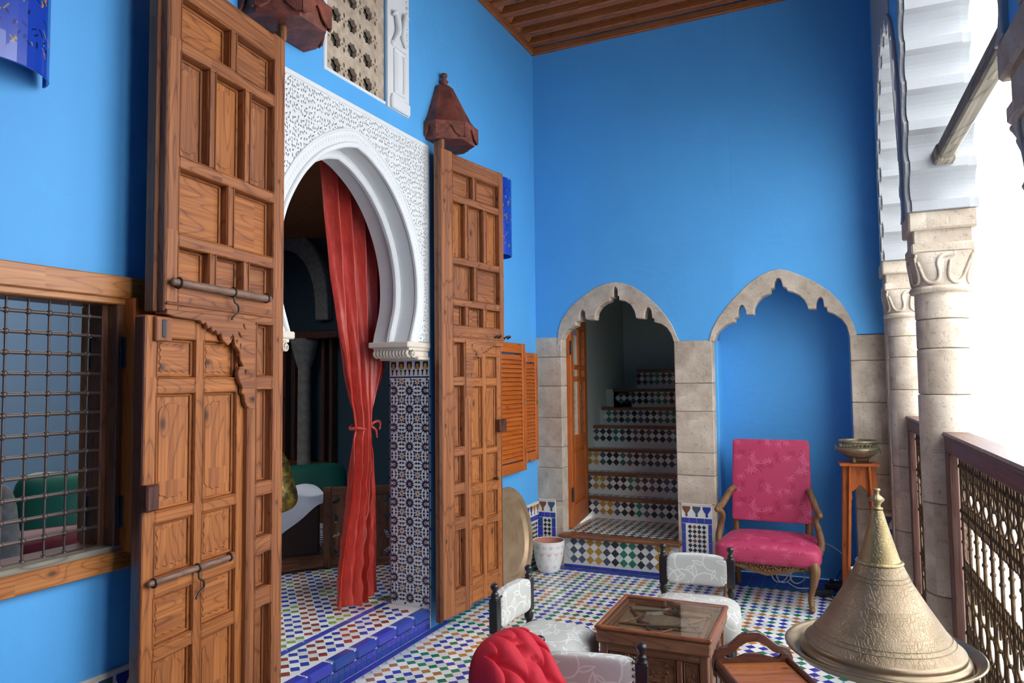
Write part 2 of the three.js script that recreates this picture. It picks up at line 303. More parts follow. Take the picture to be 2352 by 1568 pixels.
// cells: list of {p:[x,y,z], c:'green', s}; the first `keep` by rank become tiles of their own, the rest one stuff part
function layTiles(parent, cells, keepTest, rank, place, stuffName, most = 300) {
  const own = cells.filter(keepTest).sort((a, b) => rank(a) - rank(b)).slice(0, most), set = new Set(own), rest = cells.filter((c) => !set.has(c));
  const r = rng(cells.length + 3);
  for (const c of own) { const m = new THREE.Mesh(TG[c.g ?? 'square'], GZ[c.c][r() * 3 | 0]); m.name = 'tile'; m.castShadow = m.receiveShadow = true; place(m, c); m.position.y += (r() - 0.5) * 0.0006; parent.add(m); }
  const kinds = {}; rest.forEach((c) => (kinds[c.g ?? 'square'] ??= []).push(c));
  const names2 = { square: stuffName, small: stuffName, eight: stuffName + '_white' };
  for (const k in kinds) {
    const im = new THREE.InstancedMesh(TG[k], glazeWhiteBase, kinds[k].length), o = new THREE.Object3D();
    kinds[k].forEach((c, i) => { o.position.set(0, 0, 0); o.rotation.set(0, 0, 0); place(o, c); o.updateMatrix(); im.setMatrixAt(i, o.matrix); im.setColorAt(i, GZ[c.c][r() * 3 | 0].color); });
    im.name = names2[k]; im.userData = { kind: 'stuff' }; im.castShadow = im.receiveShadow = true; parent.add(im);
  }
}
const floor = struct('floor');
mesh('floor_bed', [bx(-2.5, 0.62, -0.32, -0.0035, -5.95, 2.7, 0.002)], M.grout, floor);
{
  const cells = [], ring = ['green', 'blue', 'orange', 'green', 'blue'];
  const hasFloor = (x, z) => x > (z > -4.0 && z < -2.2 ? -2.285 : -2.325) && x < 0.52 && z < 0.6 && (z > -5.43 || (x > -0.9 && x < 0.04 && z > -5.52));
  for (let i = -40; i < 40; i++) for (let j = -12; j < 90; j++) for (const w of [0, 0.5]) {
    const x = -0.479 + (i + w) * D, z = -4.76 + (j + w) * D;
    if (!hasFloor(x, z)) continue;
    const m = (k) => ((k + 4) % 8 + 8) % 8 - 4;
    cells.push({ p: [x, 0, z], g: w ? 'eight' : 'small', c: w ? 'white' : ring[Math.max(Math.abs(m(i)), Math.abs(m(j)))] });
  }
  layTiles(floor, cells, (c) => c.p[0] < -1.25 && c.p[2] > -3.8 && c.p[2] < -2.55, (c) => Math.hypot(c.p[0], c.p[2]), (m, c) => m.position.set(...c.p), 'small_tiles');
  // plain blue border tiles along the wall, the stair and the niche
  const edge = (x0, x1, z0, z1) => {
    const along = Math.abs(x1 - x0) > Math.abs(z1 - z0), n = Math.round((along ? Math.abs(x1 - x0) : Math.abs(z1 - z0)) / 0.09), r = rng(n + 7);
    for (let k = 0; k < n; k++) {
      const a = k / n, b = (k + 1) / n;
      mesh('border_tile', [along ? bx(lerp(x0, x1, a) + 0.001, lerp(x0, x1, b) - 0.001, -0.01, 0.0005, z0, z1, 0.001) : bx(x0, x1, -0.01, 0.0005, lerp(z0, z1, a) + 0.001, lerp(z0, z1, b) - 0.001, 0.001)], M.blueTile[r() * 3 | 0], floor);
    }
  };
  edge(XL, -2.318, -4.0, -2.2); edge(-2.3, -0.92, -5.505, -5.435);
  for (let k = 0; k < 4; k++) edge(-0.90, 0.03, -5.9 + k * 0.094, -5.81 + k * 0.094);
}

// ---- left wall ----
const wallLeft = struct('wall_left');
{
  const outer = [[-5.9, -0.3], [2.7, -0.3], [2.7, 4.6], [-5.9, 4.6]], arch = rect(-3.83, -2.35, -0.25, 3.0), up = rect(-3.36, -2.84, 3.105, 4.35);
  mesh('wall_plaster', [side(outer, -2.5, XL, { holes: [rect(-1.706, -0.75, 0.926, 1.812), arch, up] }), side(outer, -2.65, -2.499, { holes: [rect(-2.15, -0.5, 0.86, 1.9), arch, up] })], M.blue, wallLeft);
}
mesh('blind_wall', [bx(-2.95, -2.66, 3.06, 4.6, -5.9, 2.7)], M.whiteBack, wallLeft);

// ---- the great arch: door_1 ----
const AC = -3.09, A1 = struct('door_1');
const archHalf = [[0.51, 1.745], [0.555, 1.865], [0.58, 1.95], [0.588, 2.05], [0.583, 2.14], [0.565, 2.23], [0.532, 2.33], [0.485, 2.42], [0.42, 2.515], [0.345, 2.595], [0.265, 2.66], [0.18, 2.71], [0.09, 2.75], [0, 2.772]];
const archFine = new THREE.CatmullRomCurve3(archHalf.map(([z, y]) => V3(z, y, 0)), false, 'centripetal').getPoints(44).map((p) => [p.x, p.y]);
function archLine(k = 0) { // k > 0 widens
  const f = 1 + k / 0.58, h = archFine.map(([z, y]) => [z * f, y <= 1.75 ? y : 2.08 + (y - 2.08) * f]);
  h[0][1] = 1.745;
  return [...h.map(([z, y]) => [AC + z, y]), ...h.slice(0, -1).reverse().map(([z, y]) => [AC - z, y])]; // from camera-side foot over the top to the far foot
}
const archSolid = (k, z0, z1, top) => [[z1, 1.745], [z1, top], [z0, top], [z0, 1.745], ...archLine(k).reverse()];
const archRing = (ki, ko) => [...archLine(ko), ...archLine(ki).reverse()];
mesh('arch_lining', [side(archSolid(-0.022, -3.825, -2.355, 2.995), -2.61, -2.505), side(archSolid(0, -3.825, -2.355, 2.995), -2.475, -2.376)], M.white, A1);
mesh('arch_moulding', [side(archSolid(-0.04, -3.825, -2.355, 2.995), -2.507, -2.473, { bevel: 0.008 })], M.white, A1);
mesh('shade_grey_ground', [side(archSolid(0.004, -3.825, -2.355, 2.995), -2.378, -2.369)], M.whiteBack, A1);  // plaster ground coloured grey to paint shade into the leaf hollows
mesh('arch_bead', [side(archRing(-0.004, 0.022), -2.372, -2.346, { bevel: 0.006 }), side(archRing(0.07, 0.082), -2.372, -2.352, { bevel: 0.003 }), side(archRing(0.02, 0.074), -2.372, -2.3565)], M.white, A1);
mesh('panel_border', [bx(-2.37, -2.352, 2.972, 2.998, -3.826, -2.354, 0.003), bx(-2.37, -2.354, 1.745, 2.975, -3.828, -3.806, 0.003), bx(-2.37, -2.354, 1.745, 2.975, -2.374, -2.352, 0.003)], M.white, A1);
{ // rope of small beads between the two arch mouldings
  const pts = archLine(0.047), geos = [], c = new THREE.CatmullRomCurve3(pts.map(([z, y]) => V3(-2.36, y, z)));
  for (let i = 0; i < 120; i++) { const p = c.getPointAt((i + 0.5) / 120), t = c.getTangentAt((i + 0.5) / 120); const g = new THREE.SphereGeometry(1, 5, 3).scale(0.007, 0.0085, 0.016); g.rotateX(-Math.atan2(t.y, t.z) + 0.9); geos.push(uvm(g.translate(p.x, p.y, p.z))); }
  mesh('bead_row', geos, M.white, A1, { kind: 'stuff' });
}
{ // pierced leaf carving: plates with leaf-shaped hollows
  const r = rng(31), S = 0.058, vars = [];
  for (let v = 0; v < 10; v++) {
    const s = shapeOf(rect(-S / 2, S / 2, -S / 2, S / 2)), put = [], all = [];
    for (let t = 0; t < 400 && put.length < 11; t++) {
      const x = (r() - 0.5) * S * 0.8, y = (r() - 0.5) * S * 0.76, a = (r() < 0.5 ? 1.1 : -1.1) + (r() - 0.5) * 1.5, l = 0.0078 + 0.0045 * r(), w = 0.0046 + 0.0022 * r();
      if (put.some((q) => Math.hypot((q[0] - x) * 1.25, (q[1] - y)) < 0.0175)) continue;
      const pts = [], bend = (r() - 0.5) * 0.8;
      for (let k = 0; k < 12; k++) { const f = k / 12 * 2 * Math.PI, u = Math.cos(f) * l, q = Math.sin(f) * w * (0.55 + 0.45 * Math.cos(f)) + bend * (u * u / l - l * 0.4); pts.push([x + u * Math.cos(a) - q * Math.sin(a), y + u * Math.sin(a) + q * Math.cos(a)]); }
      if (all.some(([p, q]) => pts.some(([a, b]) => Math.hypot(p - a, q - b) < 0.0026))) continue;
      if (pts.some(([a, b]) => Math.abs(a) > S / 2 - 0.0005 || Math.abs(b) > S / 2 - 0.0005)) continue;
      put.push([x, y]); all.push(...pts); s.holes.push(pathOf(pts));
    }
    vars.push(L(ext(s, 2.358, 2.3705)));
  }
  const poly = archLine(0.048), cy = 2.08, geos = [];
  const inside = (z, y) => { let c = false; for (let i = 0, j = poly.length - 1; i < poly.length; j = i++) { const [zi, yi] = poly[i], [zj, yj] = poly[j]; if ((yi > y) !== (yj > y) && z < (zj - zi) * (y - yi) / (yj - yi) + zi) c = !c; } return c; };
  for (let i = 0; i < 26; i++) for (let j = 0; j < 22; j++) {
    const z = -3.806 + S / 2 + i * S, y = 2.972 - S / 2 - j * S;
    if (y < 1.772 || z > -2.374 || inside(z, y)) continue;
    geos.push(flat(vars[r() * 10 | 0]).clone().translate(0, y, z));
  }
  mesh('leaf_carving', geos, M.white, A1, { kind: 'stuff' });
}
for (const s of [-1, 1]) { // capitals under the arch feet
  const z = (k) => AC + s * k, b = (k0, k1, y0, y1, x0, x1, c) => bx(x0, x1, y0, y1, Math.min(z(k0), z(k1)), Math.max(z(k0), z(k1)), c);
  mesh('capital', [b(0.475, 0.735, 1.712, 1.747, -2.635, -2.348, 0.006), b(0.505, 0.735, 1.694, 1.714, -2.62, -2.356, 0.004), b(0.54, 0.735, 1.654, 1.698, -2.62, -2.362, 0.01), b(0.60, 0.735, 1.64, 1.66, -2.64, -2.355, 0.004)], M.cream, A1);
  for (let k = 0; k < 11; k++) {
    const x = -2.612 + k * 0.0232;
    mesh('gadroon', [sweep([[x + 0.004, 1.694, z(0.515)], [x, 1.683, z(0.508)], [x - 0.002, 1.668, z(0.517)], [x - 0.001, 1.656, z(0.54)]], [0.008, 0.0115, 0.0115, 0.008], { n: 8, seg: 7 })], M.cream, A1);
  }
  mesh('volute', [sweep(Array.from({ length: 14 }, (_, k) => { const a = k * 0.62, rr = 0.026 - k * 0.0016; return [-2.352, 1.674 + Math.sin(a + 1.6) * rr, z(0.535) + s * Math.cos(a + 1.6) * -rr * 0.9]; }), 0.005, { n: 40, seg: 6 })], M.cream, A1);
}
// jambs: zellige panel on the far one, plain plaster on the near one
mesh('jamb', [bx(-2.655, XL - 0.001, 0.0, 1.64, -3.84, -3.8215, 0.001), bx(-2.655, XL - 0.001, 0.0, 1.64, -2.36, -2.34, 0.001)], M.groutWhite, A1);
mesh('jamb_ground', [bx(-2.65, XL - 0.002, 0.125, 1.535, -3.824, -3.8205, 0.001)], GZ.white[1], A1);
function poly2(pts, t = 0.0022) { return ext(pts, 0, t); }
const kite = (cx, cy, a, r0, rm, r1, hw) => poly2([[r0, 0], [rm, hw], [r1, 0], [rm, -hw]].map(([u, v]) => [cx + u * Math.cos(a) - v * Math.sin(a), cy + u * Math.sin(a) + v * Math.cos(a)]));
const starPts = (cx, cy, n, r0, r1, a0 = 0) => Array.from({ length: 2 * n }, (_, k) => { const a = a0 + k * Math.PI / n, r = k % 2 ? r0 : r1; return [cx + r * Math.cos(a), cy + r * Math.sin(a)]; });
{
  const P = 0.1165, W = 0.29, Y0 = 0.02, Y1 = 1.41, navy = [], gold = [], brown = [];
  const ok = (x, y, m) => x > m && x < W - m && y > Y0 + m && y < Y1 - m;
  const put = (arr, g) => arr.push(g.translate(-2.65, 0.12, -3.8208));
  for (let j = -1; j < 13; j++) for (let i = -1; i < 4; i++) {
    const cx = W / 2 + (i - 1) * P, cy = Y0 + 0.03 + j * P;
    const e = (x, y) => x > 0.006 && x < W - 0.006 && y > Y0 && y < Y1;
    for (let k = 0; k < 12; k++) {
      const a = (k + 0.5) / 12 * 2 * Math.PI, c = Math.cos(a), s = Math.sin(a);
      if (e(cx + c * 0.024, cy + s * 0.024)) put(navy, kite(cx, cy, a, 0.0095, 0.020, 0.036, 0.0058));
      const a2 = k / 12 * 2 * Math.PI;
      if (e(cx + Math.cos(a2) * 0.042, cy + Math.sin(a2) * 0.042)) put(navy, kite(cx, cy, a2 + Math.PI / 12, 0.037, 0.0525, 0.0585, 0.0074));
    }
    if (e(cx, cy)) { put(brown, poly2(starPts(cx, cy, 6, 0.0035, 0.0075))); for (let k = 0; k < 12; k++) { const a = k / 12 * 6.283; put(gold, kite(cx, cy, a, 0.0085, 0.0115, 0.0145, 0.0018)); } }
    const sx = cx + P / 2, sy = cy + P / 2;
    for (let k = 0; k < 8; k++) {
      const a = (k + 0.5) / 8 * 2 * Math.PI, a2 = k / 8 * 2 * Math.PI;
      if (e(sx + Math.cos(a2) * 0.013, sy + Math.sin(a2) * 0.013)) put(gold, kite(sx, sy, a2, 0.0095, 0.0135, 0.0165, 0.0032));
      if (e(sx + Math.cos(a) * 0.022, sy + Math.sin(a) * 0.022)) put(navy, kite(sx, sy, a, 0.0165, 0.0225, 0.033, 0.0068));
    }
    if (e(sx, sy)) put(brown, poly2(starPts(sx, sy, 8, 0.004, 0.0075)));
  }
  mesh('star_tiles', navy, GZ.navy[1], A1, { kind: 'stuff' });
  mesh('gold_tiles', gold, GZ.ochre[1], A1, { kind: 'stuff' });
  mesh('star_centre_tiles', brown, GZ.brown[1], A1, { kind: 'stuff' });
  const fr = (u0, u1, v0, v1) => mesh('border_tile', [bx(-2.65 + u0, -2.65 + u1, 0.12 + v0, 0.12 + v1, -3.8215, -3.8185, 0.001)], GZ.navy[2], A1);
  fr(0, W, 1.412, 1.421);
  for (let k = 0; k < 14; k++) { fr(0, 0.006, k * 0.1, k * 0.1 + 0.099); fr(W - 0.006, W, k * 0.1, k * 0.1 + 0.099); }
  for (let k = 0; k < 9; k++) mesh('merlon_tile', [poly2([[-0.007, 0.035], [0.007, 0.035], [0.0085, 0.028], [0.004, 0.022], [0.0025, 0], [-0.0025, 0], [-0.004, 0.022], [-0.0085, 0.028]]).translate(-2.65 + 0.018 + k * 0.032, 0.12 + 1.428, -3.8215)], k === 2 ? GZ.green[0] : GZ.navy[2], A1);
  for (let k = 0; k < 5; k++) {
    const x = -2.65 + 0.026 + k * 0.0595;
    mesh('merlon_tile', [poly2([[-0.018, 0.048], [0.018, 0.048], [0.019, 0.018], [0.012, 0], [-0.012, 0], [-0.019, 0.018]]).translate(x, 0.12 + 1.466, -3.8215)], GZ.navy[1], A1);
    mesh('merlon_tile', [poly2([[-0.006, 0.036], [0.006, 0.036], [0.011, 0.012], [0.013, 0.0], [-0.013, 0.0], [-0.011, 0.012]]).translate(x, 0.12 + 1.466, -3.8192)], k % 2 ? GZ.ochre[1] : GZ.ochre[2], A1);
  }
}
// threshold: blue nosing, small riser tiles
{
  const r = rng(3), n = 8, z0 = -3.82, z1 = -2.36;
  mesh('threshold_bed', [bx(-2.66, -2.366, -0.05, 0.1165, z0, z1, 0.001)], M.groutWhite, A1);
  for (let k = 0; k < n; k++) mesh('nosing_tile', [bx(-2.425, -2.352, 0.066, 0.123, lerp(z0, z1, k / n) + 0.0015, lerp(z0, z1, (k + 1) / n) - 0.0015, 0.012)], M.blueTile[r() * 3 | 0], A1);
  for (let row = 0; row < 2; row++) for (let k = 0; k < 32; k++) mesh('riser_tile', [bx(-2.37, -2.3605, row * 0.033 + 0.001, row * 0.033 + 0.032, lerp(z0, z1, k / 32) + 0.001, lerp(z0, z1, (k + 1) / 32) - 0.001, 0.0015)], M.blueTile[r() * 3 | 0], A1);
}
// ---- room behind the arch ----
const inFloor = struct('floor_interior');
mesh('floor_bed', [bx(-5.5, -2.66, -0.2, 0.1165, -5.95, 0.4, 0.002)], M.grout, inFloor);
{
  const cells = [];
  for (let i = -60; i < 60; i++) for (let j = -60; j < 60; j++) for (const w of [0, 0.5]) {
    const x = -2.55 + (i + w) * D, z = -3.25 + (j + w) * D, door = x > -2.65 && x < -2.46 && z > -3.76 && z < -2.4;
    if (!(door || (x < -2.715 && x > -4.6 && z > -5.7 && z < -2.1))) continue;
    const q = ((i % 6) + 6) % 6, p = ((j % 6) + 6) % 6, dd = Math.abs(q - 3) + Math.abs(p - 3);
    cells.push({ p: [x, 0.12, z], g: w ? 'eight' : 'small', c: w ? 'white' : dd === 0 ? (i % 12 ? 'lime' : 'yellow') : dd === 1 && (i + j) % 2 ? 'lime' : (((i - j) % 4) + 4) % 4 < 2 ? 'red' : 'blue' });
  }
  layTiles(inFloor, cells, (c) => c.p[0] > -3.05 && c.p[2] < -2.55, (c) => Math.hypot(c.p[0], c.p[2]), (m, c) => m.position.set(...c.p), 'small_tiles');
  const r = rng(8); for (let k = 0; k < 12; k++) mesh('border_tile', [bx(-2.705, -2.665, 0.1, 0.1205, -3.82 + k * 0.125, -3.7 + k * 0.125, 0.001)], M.blueTile[r() * 3 | 0], inFloor);
}
const room = struct('wall_interior');
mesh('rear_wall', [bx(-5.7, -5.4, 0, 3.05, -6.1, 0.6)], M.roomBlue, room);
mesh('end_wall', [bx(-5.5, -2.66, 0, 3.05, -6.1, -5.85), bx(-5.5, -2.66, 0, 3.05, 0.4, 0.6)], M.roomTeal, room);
mesh('room_ceiling', [bx(-5.7, -5.2, 3.02, 3.2, -6.1, 0.6), bx(-4.1, -2.6, 3.02, 3.2, -6.1, 0.6), bx(-5.2, -4.1, 3.02, 3.2, -6.1, -3.5), bx(-5.2, -4.1, 3.02, 3.2, -1.5, 0.6)], M.ceiling, struct('ceiling_interior'));  // opening between the slabs is added so sky light reaches the dark room
{ // carved alcove arch, column and beam on the end wall of the room
  const a = struct('trim_1'), y0 = 2.15, cx = -5.42, line = (w, h) => Array.from({ length: 19 }, (_, k) => { const t = Math.PI * k / 18; return [cx + w * Math.cos(t), y0 + h * Math.pow(Math.sin(t), 0.75)]; });
  mesh('alcove_arch', [ext([...line(0.66, 1.0), ...line(0.5, 0.78).reverse()], -5.85, -5.76, { bevel: 0.01 })], M.greyCloth, a);
  mesh('alcove_column', [lathe([[0, 0.12], [0.13, 0.12], [0.13, 0.2], [0.07, 0.24], [0.065, 1.66], [0.08, 1.7], [0.13, 1.88], [0.14, 1.96], [0, 1.96]], 20).translate(-5.0, 0, -5.7)], M.greyCloth, a);
  mesh('alcove_beam', [bx(-5.5, -4.5, 1.95, 2.03, -5.86, -5.6, 0.01, 'x')], M.mahogany, a);
  for (const x of [-5.33, -5.2, -4.82, -4.72]) mesh('alcove_post', [bx(x - 0.02, x + 0.02, 0.7, 1.95, -5.85, -5.76, 0.006)], M.mahogany, a);
  mesh('alcove_panel', [bx(-5.4, -4.74, 0.12, 0.72, -5.86, -5.72, 0.01, 'x')], M.mahogany, a);
}

// ---- window_1: pine frame, iron grille ----
const win = struct('window_1');
{
  const zr = -1.706, zl = -0.75, y0 = 0.926, y1 = 1.812, F = (n, a, b, c, d, x0, x1, m = M.pine, g) => mesh(n, [bx(x0, x1, c, d, a, b, 0.004, g)], m, win);
  F('window_frame', zr - 0.092, zl + 0.092, y1, y1 + 0.078, -2.375, -2.322, M.pine, 'z');
  F('window_frame', zr - 0.092, zl + 0.092, y0 - 0.065, y0, -2.375, -2.322, M.pine, 'z');
  F('window_frame', zr - 0.092, zr - 0.03, y0, y1, -2.375, -2.322); F('window_frame', zl + 0.01, zl + 0.092, y0, y1, -2.375, -2.322);
  F('frame_moulding', zr - 0.03, zl + 0.02, y1 - 0.022, y1 + 0.004, -2.385, -2.335, M.pine, 'z'); F('frame_moulding', zr - 0.034, zr + 0.006, y0, y1 - 0.02, -2.42, -2.34, M.walnut);
  F('frame_moulding', zr - 0.03, zl + 0.02, y0 - 0.006, y0 + 0.018, -2.41, -2.338, M.greyWood, 'z');
  F('frame_reveal', zr - 0.002, zr + 0.026, y0, y1, -2.47, -2.39, M.walnut); F('frame_reveal', zr, zl, y1 - 0.024, y1, -2.5, -2.39, M.walnut, 'z'); F('frame_reveal', zr, zl, y0, y0 + 0.02, -2.5, -2.39, M.walnut, 'z');
  F('inner_sash', zr - 0.004, zr + 0.022, y0 + 0.02, y1 - 0.02, -2.515, -2.472, M.pine);
  for (const y of [1.62, 1.06]) { // strap hinges on the jamb
    mesh('hinge', [bx(-2.345, -2.333, y - 0.055, y + 0.055, zr - 0.032, zr - 0.004, 0.002), sweep([[-2.33, y - 0.05, zr - 0.02], [-2.33, y + 0.05, zr - 0.02]], 0.006, { n: 2 })], M.black, win);
    mesh('hinge', [bx(-2.47, -2.44, y - 0.055, y + 0.055, zr + 0.024, zr + 0.03, 0.002)], M.black, win);
  }
  const ys = Array.from({ length: 13 }, (_, k) => 1.745 - k * 0.0668), zs = Array.from({ length: 14 }, (_, k) => -1.634 + k * 0.068);
  for (const z of zs) mesh('grille_bar', [sweep([[-2.4, y0 + 0.01, z], [-2.4, y1 - 0.01, z]], 0.0038, { n: 2, caps: false })], M.grilleIron, win);
  for (const y of ys) mesh('grille_bar', [sweep([[-2.4, y, zr + 0.004], [-2.4, y, zl]], 0.006, { n: 2, caps: false })], M.grilleIron, win);
  const ring = uvm(new THREE.SphereGeometry(0.0108, 8, 5)), rings = [];
  for (const y of ys) for (const z of zs) { for (const [a, b] of [[0, 0]]) rings.push(ring.clone().translate(-2.4, y + a, z + b)); }
  mesh('grille_knots', rings, M.grilleIron, win, { kind: 'stuff' });
}
// ---- lattice window over the arch: window_3 ----
const lat = struct('window_3');
{
  const z0 = -3.36, z1 = -2.84, y0 = 3.105, y1 = 4.3, holes = [], half = [];
  const s = shapeOf(rect(z0, z1, y0, y1));
  const CX = 0.138, CY = 0.136, inb = (z, y, m) => z > z0 + m && z < z1 - m && y > y0 + m && y < y1 - m;
  for (let i = -1; i < 6; i++) for (let j = -1; j < 12; j++) {
    const cz = z1 - 0.09 - i * CX, cy = y0 + 0.06 + j * CY;
    if (inb(cz, cy, 0.046)) s.holes.push(pathOf(starPts(cz, cy, 8, 0.0355, 0.045, Math.PI / 8)));
    for (const [dx, dy, a, l, w] of [[0, 0.025, 1.571, 0.02, 0.0085], [0, -0.025, -1.571, 0.02, 0.0085], [0.0135, 0, 0, 0.0095, 0.006], [-0.0135, 0, 3.1416, 0.0095, 0.006]]) {
      const x = cz + CX / 2 + dx, y = cy + dy;
      if (inb(x, y, 0.024)) s.holes.push(pathOf([[l, 0], [l * 0.2, w], [-l * 0.9, 0], [l * 0.2, -w]].map(([u, v]) => [x + u * Math.cos(a) - v * Math.sin(a), y + u * Math.sin(a) + v * Math.cos(a)])));
    }
  }
  mesh('lattice_screen', [side(s, -2.4, -2.372, {})], M.lattice, lat);
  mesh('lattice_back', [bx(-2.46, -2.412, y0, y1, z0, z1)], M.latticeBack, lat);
  mesh('lattice_edge', [bx(-2.44, -2.352, y0 - 0.005, y1, z1 - 0.004, z1 + 0.022, 0.006), bx(-2.42, -2.356, y0 - 0.004, y0 + 0.016, z0, z1, 0.005)], M.white, lat);
  // white pilaster beside it
  const p0 = -3.585, p1 = -3.362;
  mesh('pilaster', [bx(-2.37, -2.345, y0 - 0.012, 4.6, p0, p1, 0.003), bx(-2.37, -2.325, y0 - 0.01, y0 + 0.06, p0 + 0.012, p1 - 0.02, 0.008), bx(-2.37, -2.33, y0 + 0.06, y0 + 0.075, p0 + 0.02, p1 - 0.03, 0.005)], M.white, lat);
  mesh('pilaster_shaft', [side([[p0 + 0.05, y0 + 0.09], [p1 - 0.055, y0 + 0.09], [p1 - 0.055, 3.46], [p0 + 0.05, 3.46]], -2.36, -2.332, { bevel: 0.006, holes: [rect(p0 + 0.068, p1 - 0.073, y0 + 0.11, 3.44)] }), bx(-2.36, -2.338, y0 + 0.1, 3.45, p0 + 0.085, p1 - 0.09, 0.006)], M.white, lat);
  mesh('pilaster_leaf', [sweep([[-2.335, 3.5, p1 - 0.05], [-2.33, 3.56, p1 - 0.085], [-2.325, 3.62, p1 - 0.08], [-2.325, 3.67, p1 - 0.05], [-2.325, 3.65, p1 - 0.035]], [0.012, 0.02, 0.018, 0.01]), sweep([[-2.335, 3.5, p0 + 0.05], [-2.33, 3.56, p0 + 0.085], [-2.325, 3.64, p0 + 0.08], [-2.325, 3.7, p0 + 0.06], [-2.325, 3.68, p0 + 0.045]], [0.01, 0.018, 0.016, 0.01]), bx(-2.36, -2.33, 3.47, 3.5, p0 + 0.03, p1 - 0.03, 0.008), ...Array.from({ length: 12 }, (_, k) => ball(0.011, -2.342, 3.52 + k * 0.034, p0 + 0.028, 7))], M.white, lat);
}

// ---- ceiling: joists across the gallery ----
const ceil = struct('ceiling');
for (let k = 0; k < 40; k++) mesh('ceiling_board', [bx(-2.5, 0.75, 4.415, 4.44, -5.6 + k * 0.2095, -5.6 + (k + 1) * 0.2095 - 0.002, 0.002, 'z')], M.ceiling, ceil);
for (let k = 0; k < 46; k++) mesh('joist', [bx(-2.4, 0.7, 4.335, 4.415, -5.475 + k * 0.178, -5.405 + k * 0.178, 0.01, 'x')], M.ceiling, ceil);
mesh('wall_plate', [bx(XL - 0.02, XL + 0.022, 4.285, 4.345, -5.55, 2.7, 0.004, 'z')], M.ceiling, ceil);
for (let k = 0; k < 46; k++) mesh('infill_block', [bar([XL + 0.03, 4.34, -5.351 + k * 0.178 + 0.035 - 0.0], [XL + 0.075, 4.42, -5.351 + k * 0.178 + 0.035], 0.02, 0.105)], M.oakWarm, ceil);
mesh('wall_plate', [bx(-2.4, 0.7, 4.285, 4.34, ZB - 0.01, ZB + 0.03, 0.004, 'x')], M.ceiling, ceil);
mesh('roof_slab', [bx(-2.66, 0.8, 4.45, 4.75, -5.9, 2.8)], M.whiteBack, ceil);

// ---- back wall: blue plaster above stone piers, two scalloped stone arches ----
const wallBack = struct('wall_back');
const o1 = [[-2.165, 1.862], [-2.155, 1.932], [-2.128, 2.009], [-2.046, 2.113], [-1.944, 2.19], [-1.834, 2.256], [-1.753, 2.281], [-1.674, 2.291], [-1.596, 2.274], [-1.519, 2.244], [-1.419, 2.17], [-1.328, 2.082], [-1.264, 2.0], [-1.217, 1.924], [-1.186, 1.85], [-1.165, 1.8]];
const i1 = [[-2.136, 1.838], [-2.115, 1.881], [-2.077, 1.923], [-2.03, 1.943], [-2.003, 1.955], [-2.002, 1.985], [-1.97, 1.992], [-1.969, 2.044], [-1.96, 2.07], [-1.941, 2.079], [-1.923, 2.063], [-1.918, 2.003], [-1.9, 1.996], [-1.843, 1.995], [-1.833, 2.054], [-1.801, 2.1], [-1.756, 2.127], [-1.708, 2.141], [-1.707, 2.165], [-1.681, 2.17], [-1.68, 2.225], [-1.664, 2.258], [-1.645, 2.223], [-1.646, 2.176], [-1.633, 2.171], [-1.633, 2.141], [-1.59, 2.135], [-1.539, 2.098], [-1.51, 2.046], [-1.499, 1.991], [-1.435, 1.984], [-1.426, 2.038], [-1.412, 2.07], [-1.391, 2.069], [-1.375, 2.039], [-1.372, 1.985], [-1.356, 1.98], [-1.352, 1.951], [-1.299, 1.936], [-1.258, 1.906], [-1.227, 1.859], [-1.205, 1.79]];
const o2 = [[-0.942, 1.796], [-0.919, 1.871], [-0.876, 1.953], [-0.809, 2.042], [-0.726, 2.129], [-0.645, 2.207], [-0.565, 2.259], [-0.487, 2.29], [-0.429, 2.298], [-0.365, 2.281], [-0.277, 2.238], [-0.183, 2.183], [-0.098, 2.114], [-0.029, 2.031], [0.017, 1.95], [0.05, 1.87], [0.065, 1.804]];
const i2 = [[-0.905, 1.79], [-0.889, 1.836], [-0.854, 1.877], [-0.813, 1.908], [-0.752, 1.927], [-0.751, 1.951], [-0.727, 1.963], [-0.723, 2.012], [-0.713, 2.041], [-0.697, 2.052], [-0.681, 2.039], [-0.67, 2.009], [-0.667, 1.978], [-0.616, 1.975], [-0.611, 2.023], [-0.59, 2.063], [-0.554, 2.102], [-0.503, 2.123], [-0.492, 2.135], [-0.491, 2.155], [-0.468, 2.166], [-0.463, 2.202], [-0.45, 2.23], [-0.435, 2.233], [-0.42, 2.224], [-0.413, 2.199], [-0.407, 2.166], [-0.381, 2.156], [-0.377, 2.136], [-0.34, 2.125], [-0.296, 2.098], [-0.264, 2.06], [-0.247, 2.019], [-0.242, 1.996], [-0.191, 1.994], [-0.186, 2.04], [-0.172, 2.071], [-0.157, 2.078], [-0.143, 2.061], [-0.138, 2.009], [-0.12, 2.0], [-0.117, 1.972], [-0.075, 1.954], [-0.026, 1.913], [0.004, 1.865], [0.02, 1.79]];
mesh('wall_plaster', [ext([[-2.66, 4.6], [-2.66, 1.862], ...o1, ...o2, [0.5, 1.8], [0.5, 4.6]].reverse(), ZB - 0.43, ZB)], M.blue, wallBack);
for (const [o, i] of [[o1, i1], [o2, i2]]) {
  mesh('scalloped_arch', [ext([[o[0][0] - 0.0, 1.79], ...o, [o.at(-1)[0], 1.79], ...i.slice().reverse()], ZB - 0.11, ZB + 0.007, { bevel: 0.004 })], M.stone, wallBack);
}
